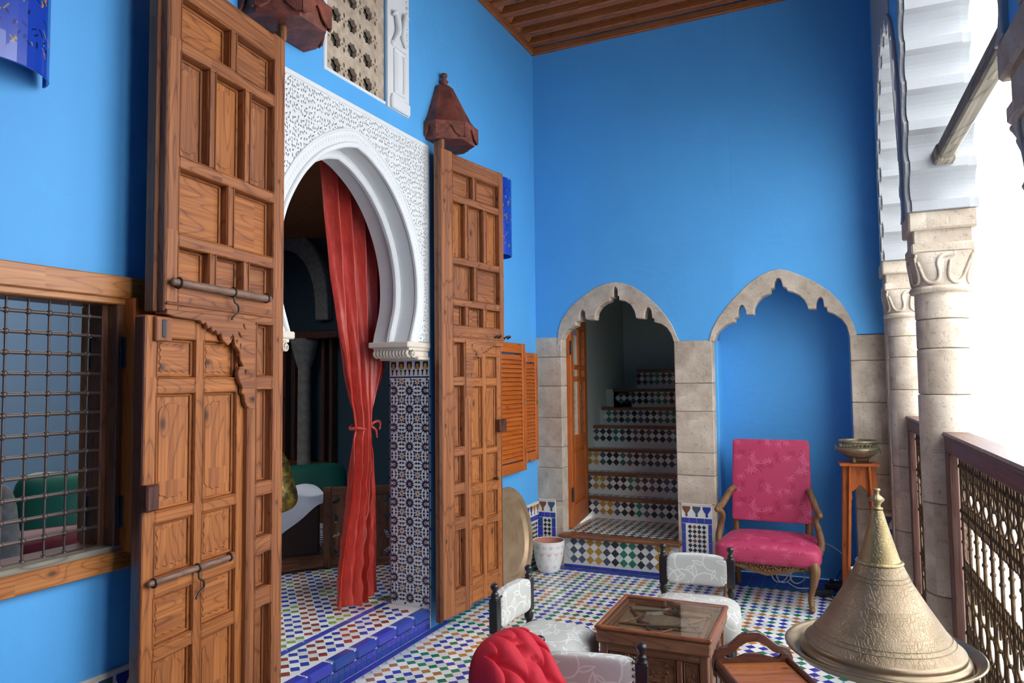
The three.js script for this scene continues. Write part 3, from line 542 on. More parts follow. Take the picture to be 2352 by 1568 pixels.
// pier stones
{
  const r = rng(19);
  const pier = (x0, x1, ys, d) => { for (let k = 0; k + 1 < ys.length; k++) { const j = (r() - 0.5) * 0.003; mesh('pier_stone', [bx(x0, x1, ys[k] + 0.0012, ys[k + 1] - 0.0012, ZB - d, ZB + 0.002 + j, 0.005, 'x')], M.stone, wallBack); } };
  pier(-2.37, -2.135, [0, 0.52, 0.79, 0.96, 1.2, 1.46, 1.7, 1.867], 0.12);
  pier(-1.206, -0.921, [0, 0.28, 0.565, 0.778, 0.948, 1.259, 1.473, 1.8], 0.12);
  pier(0.02, 0.24, [0, 0.3, 0.6, 0.84, 1.05, 1.33, 1.62, 1.8], 0.12);
  mesh('pier_fillet', [bx(0.235, 0.262, 0, 2.3, ZB - 0.05, ZB + 0.03, 0.008)], M.stone, wallBack);
}
mesh('pier_core', [bx(-0.935, -0.90, 0, 1.8, -5.96, ZB - 0.118), bx(0.012, 0.3, 0, 1.82, -5.96, ZB - 0.118), bx(-0.93, 0.3, 0, 2.5, -6.1, -5.93)], M.blue, wallBack);
mesh('pier_core', [bx(-1.2, -0.937, 0, 1.82, -5.96, ZB - 0.12)], M.greenWall, wallBack);
mesh('pier_core', [bx(-2.45, -2.15, 0.2, 1.9, -5.96, ZB - 0.12)], M.greenWall, wallBack);

// zellige dado: merlons over a blue frame over a fine checker; local front +z, then put in place
function dado(parent, w, h, put, { mer = 0.092, bw = 0.03, cell = 0.0345 } = {}) {
  const P = (n, g, m) => mesh(n, [put(Array.isArray(g) ? mergeGeometries(g.map(flat)) : g)], m, parent), r = rng(w * 1000 | 0), C = [GZ.brown, GZ.slate, GZ.blue, GZ.black, GZ.orange, GZ.green];
  P('dado_ground', bx(0, w, 0, h, -0.012, 0, 0.001), GZ.white[1]);
  P('dado_cap', bx(-0.002, w + 0.002, h, h + 0.014, -0.012, 0.004, 0.003), M.cream);
  const n = Math.max(1, Math.round(w / 0.066));
  for (let k = 0; k < n; k++) {
    const x = (k + 0.5) / n * w, s = w / n / 0.066;
    P('merlon_tile', poly2([[-0.026 * s, mer * 0.92], [0.026 * s, mer * 0.92], [0.026 * s, mer * 0.72], [0.015 * s, mer * 0.5], [0.006 * s, mer * 0.36], [0.0085 * s, mer * 0.16], [0, 0.006], [-0.0085 * s, mer * 0.16], [-0.006 * s, mer * 0.36], [-0.015 * s, mer * 0.5], [-0.026 * s, mer * 0.72]]).translate(x, h - mer, 0), C[k % 5][r() * 3 | 0]);
  }
  const y1 = h - mer, nb = Math.max(2, Math.round(w / 0.06)), ns = Math.round((y1 - 0.04) / 0.075);
  for (let k = 0; k < nb; k++) P('border_tile', bx(w * k / nb + 0.001, w * (k + 1) / nb - 0.001, y1 - 0.04, y1 - 0.001, 0, 0.002, 0.001), M.blueTile[k % 3]);
  for (const x of [0, w - bw]) for (let k = 0; k < ns; k++) P('border_tile', bx(x + 0.001, x + bw - 0.001, (y1 - 0.042) * k / ns, (y1 - 0.042) * (k + 1) / ns - 0.0015, 0, 0.002, 0.001), M.blueTile[(k + 1) % 3]);
  const iw = w - 2 * bw, nx = Math.floor(iw / cell), ny = Math.floor((y1 - 0.045) / cell), geos = {};
  for (let i = 0; i < nx; i++) for (let j = 0; j < ny; j++) {
    const cx = bw + (iw - nx * cell) / 2 + (i + 0.5) * cell, cy = y1 - 0.05 - (j + 0.5) * cell, q = cell * 0.48;
    const c = j % 8 > 5 ? 'green' : (i + j) % 3 === 1 && i > 0 && i < nx - 1 && j < 4 ? 'brown' : 'black';
    (geos[c] ??= []).push(poly2([[cx - q, cy], [cx, cy - q], [cx + q, cy], [cx, cy + q]]));
  }
  for (const c in geos) mesh('checker_tiles', geos[c].map(put), GZ[c][1], parent, { kind: 'stuff' });
}
const tr = (x, y, z) => (g) => g.translate(x, y, z);
dado(wallBack, 0.226, 0.545, tr(-1.178, 0.01, ZB + 0.006));
dado(wallBack, 0.15, 0.51, tr(-2.352, 0.01, ZB + 0.008), { bw: 0.036 });
dado(wallBack, 0.115, 0.56, tr(0.125, 0.01, ZB + 0.008), { bw: 0.03 });
const onLeft = (z, y) => (g) => g.rotateY(R90).translate(XL + 0.006, y, z);
dado(wallLeft, 0.7, 0.5, onLeft(-4.82, 0.0));
dado(wallLeft, 1.3, 0.5, onLeft(-0.62, 0.0), { cell: 0.05 });

// ---- stairs behind the left arch ----
const stairs = struct('stairs');
{
  const ST = [[0.272, -5.525, -2.14], [0.456, -6.24, -2.33], [0.648, -6.45, -2.33], [0.847, -6.67, -2.33], [1.055, -6.89, -2.33], [1.227, -7.1, -2.31], [1.41, -7.32, -2.25], [1.608, -7.55, -2.055]], XR = -1.12;
  const seq = ['green', 'slate', 'slate', 'ochre', 'ochre', 'slate', 'black', 'green', 'green', 'black', 'slate', 'ochre', 'ochre', 'black', 'slate', 'black'];
  const dark = ['black', 'slate', 'green', 'green', 'black', 'slate', 'ochre', 'ochre', 'slate', 'black', 'black', 'green', 'slate', 'black', 'slate', 'black', 'slate', 'black'];
  const cells = [];
  ST.forEach(([y, z, xl], i) => {
    const yb = i ? ST[i - 1][0] : 0.0, zn = ST[i + 1]?.[1] ?? -8, x1 = i ? XR : -1.2, d = i ? 0.0665 : 0.069;
    mesh('step', [bx(xl, x1, i ? yb - 0.2 : 0, y - 0.004, zn - 0.02, z, 0.002, 'x')], GZ.white[0], stairs);
    mesh('step_nosing', [bx(xl - (i ? 0 : 0.012), x1 + (i ? 0 : 0.02), y - 0.028, y + 0.002, z - 0.03, z + (i ? 0.03 : 0.075), 0.008, 'x')], M.walnut, stairs);
    if (!i) for (let k = 0; k < 12; k++) mesh('skirting_tile', [bx(lerp(xl, x1, k / 12) + 0.001, lerp(xl, x1, (k + 1) / 12) - 0.001, 0, 0.024, z, z + 0.005, 0.0015)], M.blueTile[k % 3], stairs);
    const rows = i ? 2 : 3, top = y - (i ? 0.06 : 0.0625);
    for (let a = 0; a < 16; a++) for (let b = 0; b < rows; b++) for (const w of [0, 1]) {
      const px = (i ? -2.3 : -2.122) + (a + 0.5 * w) * d, py = top - (b + (w ? 1 : 0.5) * 1) * d + (w ? 0 : 0) + (w ? 0.0 : 0.0) + 0.034;
      if (px < xl + 0.02 || px > x1 - 0.03 || (w && b === rows - 1)) continue;
      cells.push({ p: [px, py, z + 0.0035], c: w ? 'white' : (i ? dark[(a + i * 2) % 18] : seq[a]), i, up: false });
    }
    if (i < 4) for (let a = -8; a < 24; a++) for (let b = 0; b < 16; b++) for (const w of [0, 0.5]) {
      const px = -1.8 + (a - 8 + w) * 0.068, pz = z - 0.06 - (b + w) * 0.068;
      if (px < xl + 0.01 || px > x1 - 0.02 || pz < zn + 0.03) continue;
      cells.push({ p: [px, y, pz], c: w ? 'white' : ['black', 'slate', 'green', 'black', 'brown', 'black'][((a + b * 2) % 6 + 6) % 6], i: i + 10, up: true });
    }
  });
  layTiles(stairs, cells, (c) => !c.up, (c) => c.i, (m, c) => { m.position.set(...c.p); if (!c.up) m.rotation.x = R90; }, 'small_tiles');
  const ws = struct('wall_stairs');
  mesh('wall_plaster', [bx(-2.5, -2.33, 0, 3.4, -8.1, -5.95), bx(-2.5, -0.9, 0, 3.4, -8.2, -8.0), bx(-1.1, -0.95, 0, 3.4, -8.1, -5.96), bx(-2.5, -0.9, 3.3, 3.5, -8.2, -5.9)], M.greenWall, ws);
  mesh('string_course', [bx(-2.331, -2.05, 1.2, 1.41, -8.0, -7.32), bx(-2.34, -2.3, 1.0, 1.23, -7.6, -7.1)], M.greenWall, ws);
}
{ // the glazed door standing open against the stair wall: door_2
  const d = struct('door_2', [-2.118, 0, -5.64]); d.rotation.y = Math.atan2(-0.075, -0.62) + Math.PI; // local +z runs back from the room: use -z
  const f = (n, z0, z1, y0, y1, x0 = -0.02, x1 = 0.02, m = M.orangeWood) => mesh(n, [bx(x0, x1, y0, y1, -z1, -z0, 0.004)], m, d);
  f('door_stile', 0, 0.1, 0.285, 2.04); f('door_stile', 0.53, 0.62, 0.285, 2.04); f('door_mullion', 0.29, 0.34, 1.02, 2.0);
  f('door_rail', 0.1, 0.53, 0.285, 0.46); f('door_rail', 0.1, 0.53, 0.93, 1.04); f('door_rail', 0.1, 0.53, 1.95, 2.04); f('glazing_bar', 0.1, 0.53, 1.5, 1.54); f('glazing_bar', 0.1, 0.53, 1.6, 1.64);
  f('door_panel', 0.1, 0.53, 0.46, 0.93, -0.008, 0.008); f('door_panel', 0.14, 0.49, 0.5, 0.89, -0.015, 0.015);
  for (const [a, b] of [[1.04, 1.5], [1.54, 1.6], [1.64, 1.95]]) { f('pane', 0.1, 0.29, a, b, -0.002, 0.002, M.glass); f('pane', 0.34, 0.53, a, b, -0.002, 0.002, M.glass); }
  for (const y of [0.56, 1.78]) f('hinge', -0.012, 0.008, y - 0.06, y + 0.06, 0.014, 0.03, M.black);
}

// ---- arcade on the courtyard side; local z runs towards the viewer, x to the courtyard ----
const arc = struct('wall_right', [0.405, 0, -3.85]); arc.rotation.y = 0.034;
const HW = 0.135, BAYS = [[-1.33, -0.14, 2.8, 3.46], [0.14, 1.92, 2.92, 3.9], [2.2, 2.8, 3.3, 3.7]];
function bayLine(s0, s1, ys, yt, k = 0, n = 60) { // smooth stilted arch, widened by k
  const a = s0 - k, b = s1 + k, c = (a + b) / 2, h = (b - a) / 2, pts = [[a, 2.252], [a, lerp(2.252, ys, 0.33)], [a, lerp(2.252, ys, 0.66)]];
  for (let i = 0; i <= n; i++) { const t = Math.PI * (1 - i / n); pts.push([c + h * Math.cos(t), ys + (yt - ys + k) * Math.pow(Math.sin(t), 0.92)]); }
  pts.push([b, lerp(2.252, ys, 0.66)], [b, lerp(2.252, ys, 0.33)], [b, 2.252]);
  return pts;
}
function lobed(line, inset, step = 0.185, ledge = 0.042, dip = 0.055) { // scooped intrados
  const c = new THREE.CatmullRomCurve3(line.map(([z, y]) => V3(0, y, z)), false, 'centripetal'), Ln = c.getLength(), n = Math.round(Ln / step), out = [];
  const at = (u, d) => { const p = c.getPointAt(clamp(u, 0, 1)), t = c.getTangentAt(clamp(u, 0.0005, 0.9995)); return [p.z - t.y * d, p.y + t.z * d]; }; // d > 0: away from the opening
  for (let k = 0; k < n; k++) {
    const u0 = k / n, l = ledge / Ln, w = 1 / n - l;
    out.push(at(u0, -inset), at(u0 + l, -inset));
    for (let q = 1; q < 8; q++) { const f = q / 8; out.push(at(u0 + l + w * f, -inset + dip * (0.25 + 0.75 * Math.sin(Math.PI * f)) )); }
  }
  out.push(at(1, -inset));
  return out;
}
{
  const outline = [[-1.62, 4.6], [-1.62, 2.252]];
  for (const [a, b, ys, yt] of BAYS) outline.push(...bayLine(a, b, ys, yt, 0.05));
  outline.push([2.95, 2.252], [2.95, 0.0], [6.6, 0.0], [6.6, 4.6]);
  mesh('wall_plaster', [side(outline.reverse(), -HW + 0.008, HW)], M.blue, arc);
  for (const [a, b, ys, yt] of BAYS) {
    const ln = bayLine(a, b, ys, yt, 0), lo = lobed(ln, 0.022), li2 = lobed(ln, 0.005);
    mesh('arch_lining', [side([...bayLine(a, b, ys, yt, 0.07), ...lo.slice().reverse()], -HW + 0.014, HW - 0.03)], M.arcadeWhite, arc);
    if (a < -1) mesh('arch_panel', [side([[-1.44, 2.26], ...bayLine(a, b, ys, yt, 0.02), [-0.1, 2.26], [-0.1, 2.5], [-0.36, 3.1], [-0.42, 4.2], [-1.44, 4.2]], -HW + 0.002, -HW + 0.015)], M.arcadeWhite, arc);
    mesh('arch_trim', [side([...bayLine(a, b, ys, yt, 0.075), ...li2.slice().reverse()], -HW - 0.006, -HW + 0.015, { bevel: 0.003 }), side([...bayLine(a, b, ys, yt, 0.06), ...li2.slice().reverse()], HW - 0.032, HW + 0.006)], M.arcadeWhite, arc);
  }
}
function squircle(rc, rs, t, n = 40) { return Array.from({ length: n }, (_, k) => { const a = k / n * 2 * Math.PI, e = lerp(1, 0.32, t), c = Math.cos(a), s = Math.sin(a), r = lerp(rc, rs, t); return [Math.sign(c) * Math.pow(Math.abs(c), e) * r, Math.sign(s) * Math.pow(Math.abs(s), e) * r]; }); }
function loftRings(rings) { // [[ [x,z]... , y ], ...]
  const pos = [], idx = [], n = rings[0][0].length;
  rings.forEach(([pts, y]) => pts.forEach(([x, z]) => pos.push(x, y, z)));
  for (let i = 0; i + 1 < rings.length; i++) for (let j = 0; j < n; j++) { const a = i * n + j, b = i * n + (j + 1) % n; idx.push(a, a + n, b, b, a + n, b + n); }
  const g = new THREE.BufferGeometry(); g.setAttribute('position', new THREE.Float32BufferAttribute(pos, 3)); g.setIndex(idx); g.computeVertexNormals();
  return uvm(g);
}
function makeColumn(s) {
  const c = new THREE.Group(); c.name = 'column'; c.position.z = s; arc.add(c);
  const R = 0.11, bell = (t) => squircle(R * 1.02, 0.128, t);
  const drum = (y0, y1, r) => mesh('drum', [lathe([[0, y0 + 0.001], [r - 0.004, y0 + 0.001], [r, y0 + 0.006], [r, y1 - 0.006], [r - 0.004, y1 - 0.001], [0, y1 - 0.001]], 32)], M.stone, c);
  [[0.12, 0.52], [0.52, 0.93], [0.93, 1.42], [1.42, 1.63], [1.63, 1.765], [1.765, 1.89]].forEach(([a, b], k) => drum(a, b, R + [0.003, 0.001, 0.002, -0.001, -0.002, 0][k]));
  mesh('column_base', [bx(-0.14, 0.14, 0, 0.07, -0.14, 0.14, 0.008), lathe([[0, 0.07], [0.13, 0.07], [0.135, 0.09], [0.12, 0.12], [0, 0.12]], 28)], M.stone, c);
  mesh('astragal', [lathe([[0.1, 1.886], [0.124, 1.886], [0.131, 1.9], [0.124, 1.915], [0.1, 1.915]], 32)], M.stone, c);
  mesh('capital', [loftRings([[bell(0), 1.905], [bell(0.12), 1.94], [bell(0.4), 1.98], [bell(0.75), 2.02], [bell(0.95), 2.05], [bell(1), 2.065]])], M.stone, c);
  const geos = [];
  for (let k = 0; k < 8; k++) { // tongue leaves cut round the bell
    const P = (f, y, t) => { const q = bell(t), a = ((k + f) / 8 * 40 % 40 + 40) % 40, i = a | 0, j = (i + 1) % 40, w = a - i; return [lerp(q[i][0], q[j][0], w) * 1.02, y, lerp(q[i][1], q[j][1], w) * 1.02]; };
    geos.push(sweep([P(-0.12, 2.052, 0.95), P(0.03, 2.045, 0.9), P(0.1, 2.02, 0.72), P(0.12, 1.98, 0.4), P(0.17, 1.95, 0.18), P(0.32, 1.932, 0.08), P(0.5, 1.927, 0.06), P(0.68, 1.932, 0.08), P(0.83, 1.95, 0.18), P(0.88, 1.98, 0.4), P(0.9, 2.02, 0.72)], 0.0085, { n: 30, seg: 6 }));
  }
  mesh('capital_leaves', geos, M.stone, c);
  mesh('abacus', [bx(-0.128, 0.128, 2.062, 2.108, -0.128, 0.128, 0.008), bx(-0.118, 0.118, 2.1, 2.175, -0.118, 0.118, 0.006), bx(-0.137, 0.137, 2.168, 2.254, -0.142, 0.142, 0.008)], M.stone, c);
  return c;
}
for (const s of [-1.475, 0, 2.06, 2.92]) makeColumn(s);
{
  const b = tag(mesh('tie_beam', [bx(-0.03, 0.03, -0.036, 0.036, -0.1, 1.95, 0.008), bx(-0.04, 0.04, -0.05, 0.03, 0.0, 0.24, 0.008)], M.greyWood), 'weathered grey timber tie beam spanning the white scalloped arch above the near column', 'beam');
  b.position.set(0.405 + 0.012, 2.5, -3.85); b.rotation.y = 0.034;
}
// ---- balustrades between the columns ----
function railing(s0, s1, label) {
  const t = thing('balustrade', label, 'railing', [0.405 + 0.034 * s0 + 0.005, 0, -3.85 + s0], 0.034), Ln = s1 - s0, h = 1.255;
  mesh('post', [bx(-0.035, 0.035, 0, 1.172, 0, 0.1, 0.006)], M.railWood, t); mesh('post', [bx(-0.035, 0.035, 0, 1.172, Ln - 0.1, Ln, 0.006)], M.railWood, t);
  mesh('post_moulding', [bx(-0.04, 0.0, 0.05, 1.17, 0.1, 0.125, 0.006)], M.railWood, t);
  mesh('handrail', [bx(-0.035, 0.035, 1.168, 1.235, 0, Ln, 0.005, 'z'), bx(-0.045, 0.065, 1.232, h, 0, Ln, 0.008, 'z')], M.railWood, t);
  mesh('bottom_rail', [bx(-0.03, 0.03, 0.06, 0.12, 0.1, Ln - 0.1, 0.005, 'z')], M.railWood, t);
  const n = Math.max(3, Math.round((Ln - 0.28) / 0.142) + 1), z0 = 0.16, dz = (Ln - 0.32) / (n - 1);
  const ring = (r, tr2, y, z) => uvm(new THREE.TorusGeometry(r, tr2, 5, 14).rotateY(R90).translate(0, y, z));
  for (let k = 0; k < n; k++) {
    const z = z0 + k * dz;
    mesh('baluster', [sweep([[0, 0.12, z], [0, 1.168, z]], 0.0066, { n: 2, caps: false }), ball(0.011, 0, 0.86, z, 8), ball(0.011, 0, 0.805, z, 8), ball(0.01, 0, 0.9, z, 8)], M.wroughtIron, t);
    const g = [];
    for (const y of [1.142, 0.955, 0.715, 0.45, 0.2]) {
      for (const q of [0.24, 0.5, 0.76]) g.push(ring(0.019, 0.0042, y, z + q * dz), ring(0.019, 0.0042, y - 0.04, z + q * dz));
      g.push(ball(0.012, 0, y - 0.02, z, 7), ball(0.009, 0, y - 0.02, z + dz * 0.37, 6), ball(0.011, 0, y - 0.02, z + dz * 0.63, 6));
    }
    for (const [a, b] of [[1.09, 0.98], [0.655, 0.475], [0.39, 0.225]]) {
      const m = (a + b) / 2, q = dz * 0.5, h = dz * 0.34;
      for (const e of [-1, 1]) g.push(sweep([[0, a, z + q + e * 0.01], [0, a - 0.02, z + q + e * h * 0.8], [0, m + 0.02, z + q + e * h], [0, m, z + q + e * h * 0.45], [0, m - 0.02, z + q + e * h], [0, b + 0.02, z + q + e * h * 0.8], [0, b, z + q + e * 0.01]], 0.004, { n: 18, seg: 5 }));
      g.push(ball(0.009, 0, m, z + q, 6), sweep([[0, a, z + q], [0, a - 0.05, z + q]], 0.004, { n: 2 }));
    }
    if (k < n - 1) mesh('scrollwork', g, M.wroughtIron, t);
  }
  return t;
}
railing(-1.36, -0.115, 'narrow far balustrade of scrolled iron and dark wood between the two stone columns');
railing(0.115, 1.945, 'near balustrade of scrolled iron under a broad dark wooden handrail right of the brass cone');
mesh('parapet', [bx(-0.08, 0.1, 0, 1.15, 2.1, 2.9, 0.01)], M.white, arc);
// ---- courtyard and the rest of the gallery shell ----
{
  const c = struct('wall_courtyard');
  mesh('wall_plaster', [bx(7, 7.3, -3.6, 1.6, -9.5, 1.1), bx(0.6, 7.3, -3.6, 1.6, -9.8, -9.5), bx(0.7, 7.3, -3.6, 4.75, 0.9, 1.1), bx(0.3, 0.62, -3.6, -0.3, -9.5, 1.1), bx(0.48, 0.9, -0.3, 4.7, -9.5, -5.45)], M.courtyard, c);  // unseen tall facade on the camera side, raised to cut sky light on soffits
  mesh('courtyard_floor', [bx(0.3, 7.3, -3.8, -3.6, -9.8, 1.1)], M.courtyard, c);
  const f = struct('wall_front'); mesh('wall_plaster', [bx(-2.65, 0.75, -0.3, 4.6, 0.9, 1.1)], M.blue, f);
}

// ================= things on the left wall =================
// ---- carved door leaves; local x = m * distance from the hinge, front face at z = 0 ----
function doorLeaf(label, m, pos, ry, o) {
  const t = thing('carved_door_leaf', label, 'door', pos, ry, undefined);
  const Y = (y) => (y > 1.75 ? 1.75 + (y - 1.75) * o.k : y), s0 = o.s0, S = (s) => (s < 0.3 ? s + o.ds : s);
  const b = (n, a, c, y0, y1, z0, z1, mat = M.oak, g, ch = 0.004, par = t) => mesh(n, [bx(m * a, m * c, Y(y0), Y(y1), z0, z1, ch, g)], mat, par);
  const r = rng(m > 0 ? 5 : 6);
  // panel with a raised, bracket-ended field and a moulding round the opening
  function panel(a, c, y0, y1, z, mat, field, par = t) {
    const w = c - a, Y0 = Y(y0), Y1 = Y(y1), h = Y1 - Y0, geos = [bx(m * a, m * c, Y0, Y1, z - 0.01, z, 0.001, h > w ? 'y' : 'x')];
    if (field) {
      const cx = (a + c) / 2, cy = (Y0 + Y1) / 2, W = w / 2 * 0.7, H = h / 2 * (h > w * 1.6 ? 0.84 : 0.72), pts = [];
      if (h > w * 1.6) {
        const n = 0.014, q = [[W, -H + n * 2.2], [W - n * 0.5, -H + n * 1.4], [W - n * 0.9, -H + n * 0.9], [W * 0.55, -H + n * 0.8], [W * 0.3, -H], [0, -H + n * 0.25]];
        const half = [...q.map(([x, y]) => [x, -y]).reverse(), ...q];
        pts.push(...half.map(([x, y]) => [cx + x, cy + y]), ...half.slice(0, -1).reverse().slice(0, -1).map(([x, y]) => [cx - x, cy + y]));
      } else { // wavy square
        const e = (k) => 0.004 * Math.sin(k * 2 * Math.PI * 3.5);
        for (let k = 0; k < 16; k++) { const f = k / 16; pts.push([cx + W + e(f), cy - H + 2 * H * f]); }
        for (let k = 0; k < 16; k++) { const f = k / 16; pts.push([cx + W - 2 * W * f, cy + H + e(f)]); }
        for (let k = 0; k < 16; k++) { const f = k / 16; pts.push([cx - W - e(f), cy + H - 2 * H * f]); }
        for (let k = 0; k < 16; k++) { const f = k / 16; pts.push([cx - W + 2 * W * f, cy - H - e(f)]); }
      }
      geos.push(ext(pts.map(([x, y]) => [m * x, y]), z - 0.001, z + 0.0032, { bevel: 0.0015, grain: h > w ? 'y' : 'x' }));
    }
    mesh('panel', geos, mat, par);
    const f = 0.01, zt = z + 0.009, zb = par === t && field === 2 ? o.wz : 0, e = 0.006;
    mesh('panel_moulding', [bx(m * a, m * (a + f), Y0, Y1, z, zt, 0.005), bx(m * (c - f), m * c, Y0, Y1, z, zt, 0.005), bx(m * (a + f), m * (c - f), Y1 - f, Y1, z, zt, 0.005, 'x'), bx(m * (a + f), m * (c - f), Y0, Y0 + f, z, zt, 0.005, 'x'),
      bx(m * (a - e), m * (a - 0.001), Y0 - e, Y1 + e, zb - 0.01, zb + 0.004, 0.003), bx(m * (c + 0.001), m * (c + e), Y0 - e, Y1 + e, zb - 0.01, zb + 0.004, 0.003), bx(m * a, m * c, Y1 + 0.001, Y1 + e, zb - 0.01, zb + 0.004, 0.003, 'x'), bx(m * a, m * c, Y0 - e, Y0 - 0.001, zb - 0.01, zb + 0.004, 0.003, 'x')], mat, par);
  }
  const zp = -0.04, T = -0.052, c0 = S(0.08), c1 = S(0.182), j0 = S(0.19), j1 = S(0.228), e0 = 0.628, e1 = 0.685;
  b('hinge_stile', s0, c0, 0.07, 3.05, T, 0); b('pivot_post', s0 - 0.012, s0 + 0.012, 0.05, 3.1, T - 0.006, -0.006, M.oakDark, 'y', 0.01);
  b('free_stile', e0, e1, 1.752, 3.045, T, 0); b('edge_strip', e1 - 0.006, e1 + 0.02, 1.76, 3.045, T - 0.026, -0.034, M.oakDark, 'y'); b('edge_strip', e1 - 0.004, e1 + 0.006, 1.76, 3.045, T, -0.004, M.oakDark, 'y');
  const rail = (y0, y1, a = c0, c = e0) => b('rail', a, c, y0, y1, T, -0.001, M.oak, 'x');
  rail(2.925, 3.04); rail(2.715, 2.768); rail(2.287, 2.335); rail(2.0, 2.05); rail(1.752, 1.872);
  const row = (y0, y1, ms, f) => {
    const ed = [c0, ...ms.flatMap((x) => [x - 0.02, x + 0.02]), e0];
    ms.forEach((x) => b('mullion', x - 0.02, x + 0.02, y0, y1, T, -0.002));
    for (let k = 0; k < ed.length; k += 2) panel(ed[k], ed[k + 1], y0, y1, zp, r() < 0.35 ? M.oakWarm : M.oak, f);
  };
  row(2.768, 2.925, [0.345], 0); row(2.335, 2.715, [0.256, 0.462], 1); row(2.05, 2.287, [0.352], 0); row(1.872, 2.0, [0.256, 0.452], 0);
  // narrow column of panels by the hinge
  const ys = [[1.538, 1.752], [1.096, 1.479], [0.87, 1.039], [0.658, 0.799], [0.225, 0.582]];
  ys.forEach(([y0, y1], k) => panel(c0, c1, y0, y1, zp, M.oak, 1));
  [[1.479, 1.538], [1.039, 1.096], [0.799, 0.87], [0.582, 0.658], [0.07, 0.225]].forEach(([y0, y1]) => rail(y0, y1, c0, c1));
  b('wicket_post', c1, j1, 0.07, 1.752, T, 0); b('wicket_bead', j1 - 0.012, j1 + 0.012, 0.07, 1.50, T, 0.004, M.oak, 'y', 0.006);
  // carved spandrel over the wicket
  const q = [[0.70, 1.77], [0.70, 1.752], [0.665, 1.745], [0.53, 1.740], [0.515, 1.728], [0.50, 1.735], [0.49, 1.712], [0.47, 1.72], [0.462, 1.70], [0.445, 1.71], [0.432, 1.692], [0.415, 1.70], [0.40, 1.672], [0.37, 1.655], [0.352, 1.668], [0.346, 1.70], [0.336, 1.69], [0.328, 1.655], [0.30, 1.632], [0.296, 1.60], [0.277, 1.575], [0.298, 1.572], [0.31, 1.545], [0.297, 1.51], [0.28, 1.49], [0.284, 1.468], [0.268, 1.455], [0.262, 1.425], [0.252, 1.412], [0.228, 1.40], [0.2, 1.40], [0.2, 1.77]];
  const hole = (x, y, a, l, w) => Array.from({ length: 8 }, (_, k) => { const f = k / 8 * 6.283, u = Math.cos(f) * l, v = Math.sin(f) * w * (0.6 + 0.4 * Math.cos(f)); return [m * S2(x + u * Math.cos(a) - v * Math.sin(a)), y + u * Math.sin(a) + v * Math.cos(a)]; });
  const S2 = (s) => j1 - 0.028 + (s - 0.2) * (e1 - j1 + 0.028) / 0.5;
  mesh('carved_spandrel', [ext(q.map(([s, y]) => [m * S2(s), y]), -0.014, 0.006, { bevel: 0.003, holes: [hole(0.30, 1.70, 0.9, 0.014, 0.006), hole(0.272, 1.735, 1.0, 0.013, 0.005), hole(0.318, 1.672, 1.6, 0.008, 0.005), hole(0.295, 1.655, 1.6, 0.011, 0.005), hole(0.355, 1.685, 2, 0.006, 0.004), hole(0.262, 1.55, 1.4, 0.011, 0.006)], grain: 'x' })], M.oak, t);
  mesh('header_moulding', [bx(m * c0, m * e1, 1.785, 1.797, -0.004, 0.007, 0.004, 'x')], M.oak, t);
  // wicket door
  const w0 = j1 + 0.008, w1 = o.w1, wm = (w0 + 0.05 + w1 - 0.055) / 2, z = o.wz;
  const W = (n, a, c, y0, y1, g, mat = M.oakWarm) => mesh(n, [bx(m * a, m * c, y0, y1, z - 0.042, z, 0.004, g)], mat, t);
  W('wicket_stile', w0, w0 + 0.05, 0.085, 1.745, 'y'); W('wicket_stile', w1 - 0.055, w1, 0.085, 1.745, 'y');
  W('wicket_edge', w1 - 0.002, w1 + 0.008, 0.09, 1.74, 'y', M.mahogany);
  W('wicket_mullion', wm - 0.024, wm + 0.024, 0.085, 1.745, 'y');
  const wr = [[1.667, 1.745], [1.471, 1.531], [1.024, 1.068], [0.773, 0.84], [0.56, 0.609], [0.085, 0.245]];
  wr.forEach(([a, c]) => { W('wicket_rail', w0 + 0.05, wm - 0.024, a, c, 'x'); W('wicket_rail', wm + 0.024, w1 - 0.055, a, c, 'x'); });
  for (let k = 0; k < 5; k++) for (const [a, c] of [[w0 + 0.05, wm - 0.024], [wm + 0.024, w1 - 0.055]]) panel(a, c, wr[k + 1][1], wr[k][0], z - 0.02, M.oakWarm, 2);
  if (o.bolts) {
    const bolt = (a, c, y, zb, hx, rr) => {
      const g = mesh('bolt', [sweep([[m * a, y, zb], [m * c, y + 0.004, zb]], [rr, rr * 1.05, rr * 0.9], { n: 6, seg: 10 })], o.bolts, t);
      for (const x of [a + (c - a) * 0.03, hx, c - (c - a) * 0.04]) mesh('staple', [uvm(new THREE.TorusGeometry(rr + 0.003, 0.0038, 6, 14).rotateY(R90).translate(m * x, y + 0.002, zb))], M.iron, g);
      mesh('hook', [sweep([[m * hx, y - 0.012, zb + 0.006], [m * hx, y - 0.035, zb + 0.008], [m * (hx - 0.022), y - 0.05, zb + 0.008], [m * (hx - 0.026), y - 0.075, zb + 0.006], [m * (hx - 0.004), y - 0.09, zb + 0.004], [m * (hx + 0.01), y - 0.105, zb + 0.004]], 0.0042, { n: 20, seg: 6 })], M.iron, g);
    };
    bolt(0.135, 0.67, 1.862, 0.02, 0.36, 0.0155);
    bolt(0.325, 0.735, 0.83, z + 0.018, 0.51, 0.0115);
    mesh('lock_block', [bx(m * (w1 - 0.045), m * (w1 + 0.012), 1.075, 1.165, z - 0.01, z + 0.03, 0.006)], M.mahogany, t);
    mesh('keyhole_block', [bx(m * (w1 - 0.105), m * (w1 - 0.03), 1.655, 1.742, z - 0.002, z + 0.016, 0.004)], M.oak, t); mesh('keyhole_plate', [bx(m * (w1 - 0.075), m * (w1 - 0.055), 1.668, 1.732, z + 0.013, z + 0.018, 0.003)], M.black, t);
  } else {
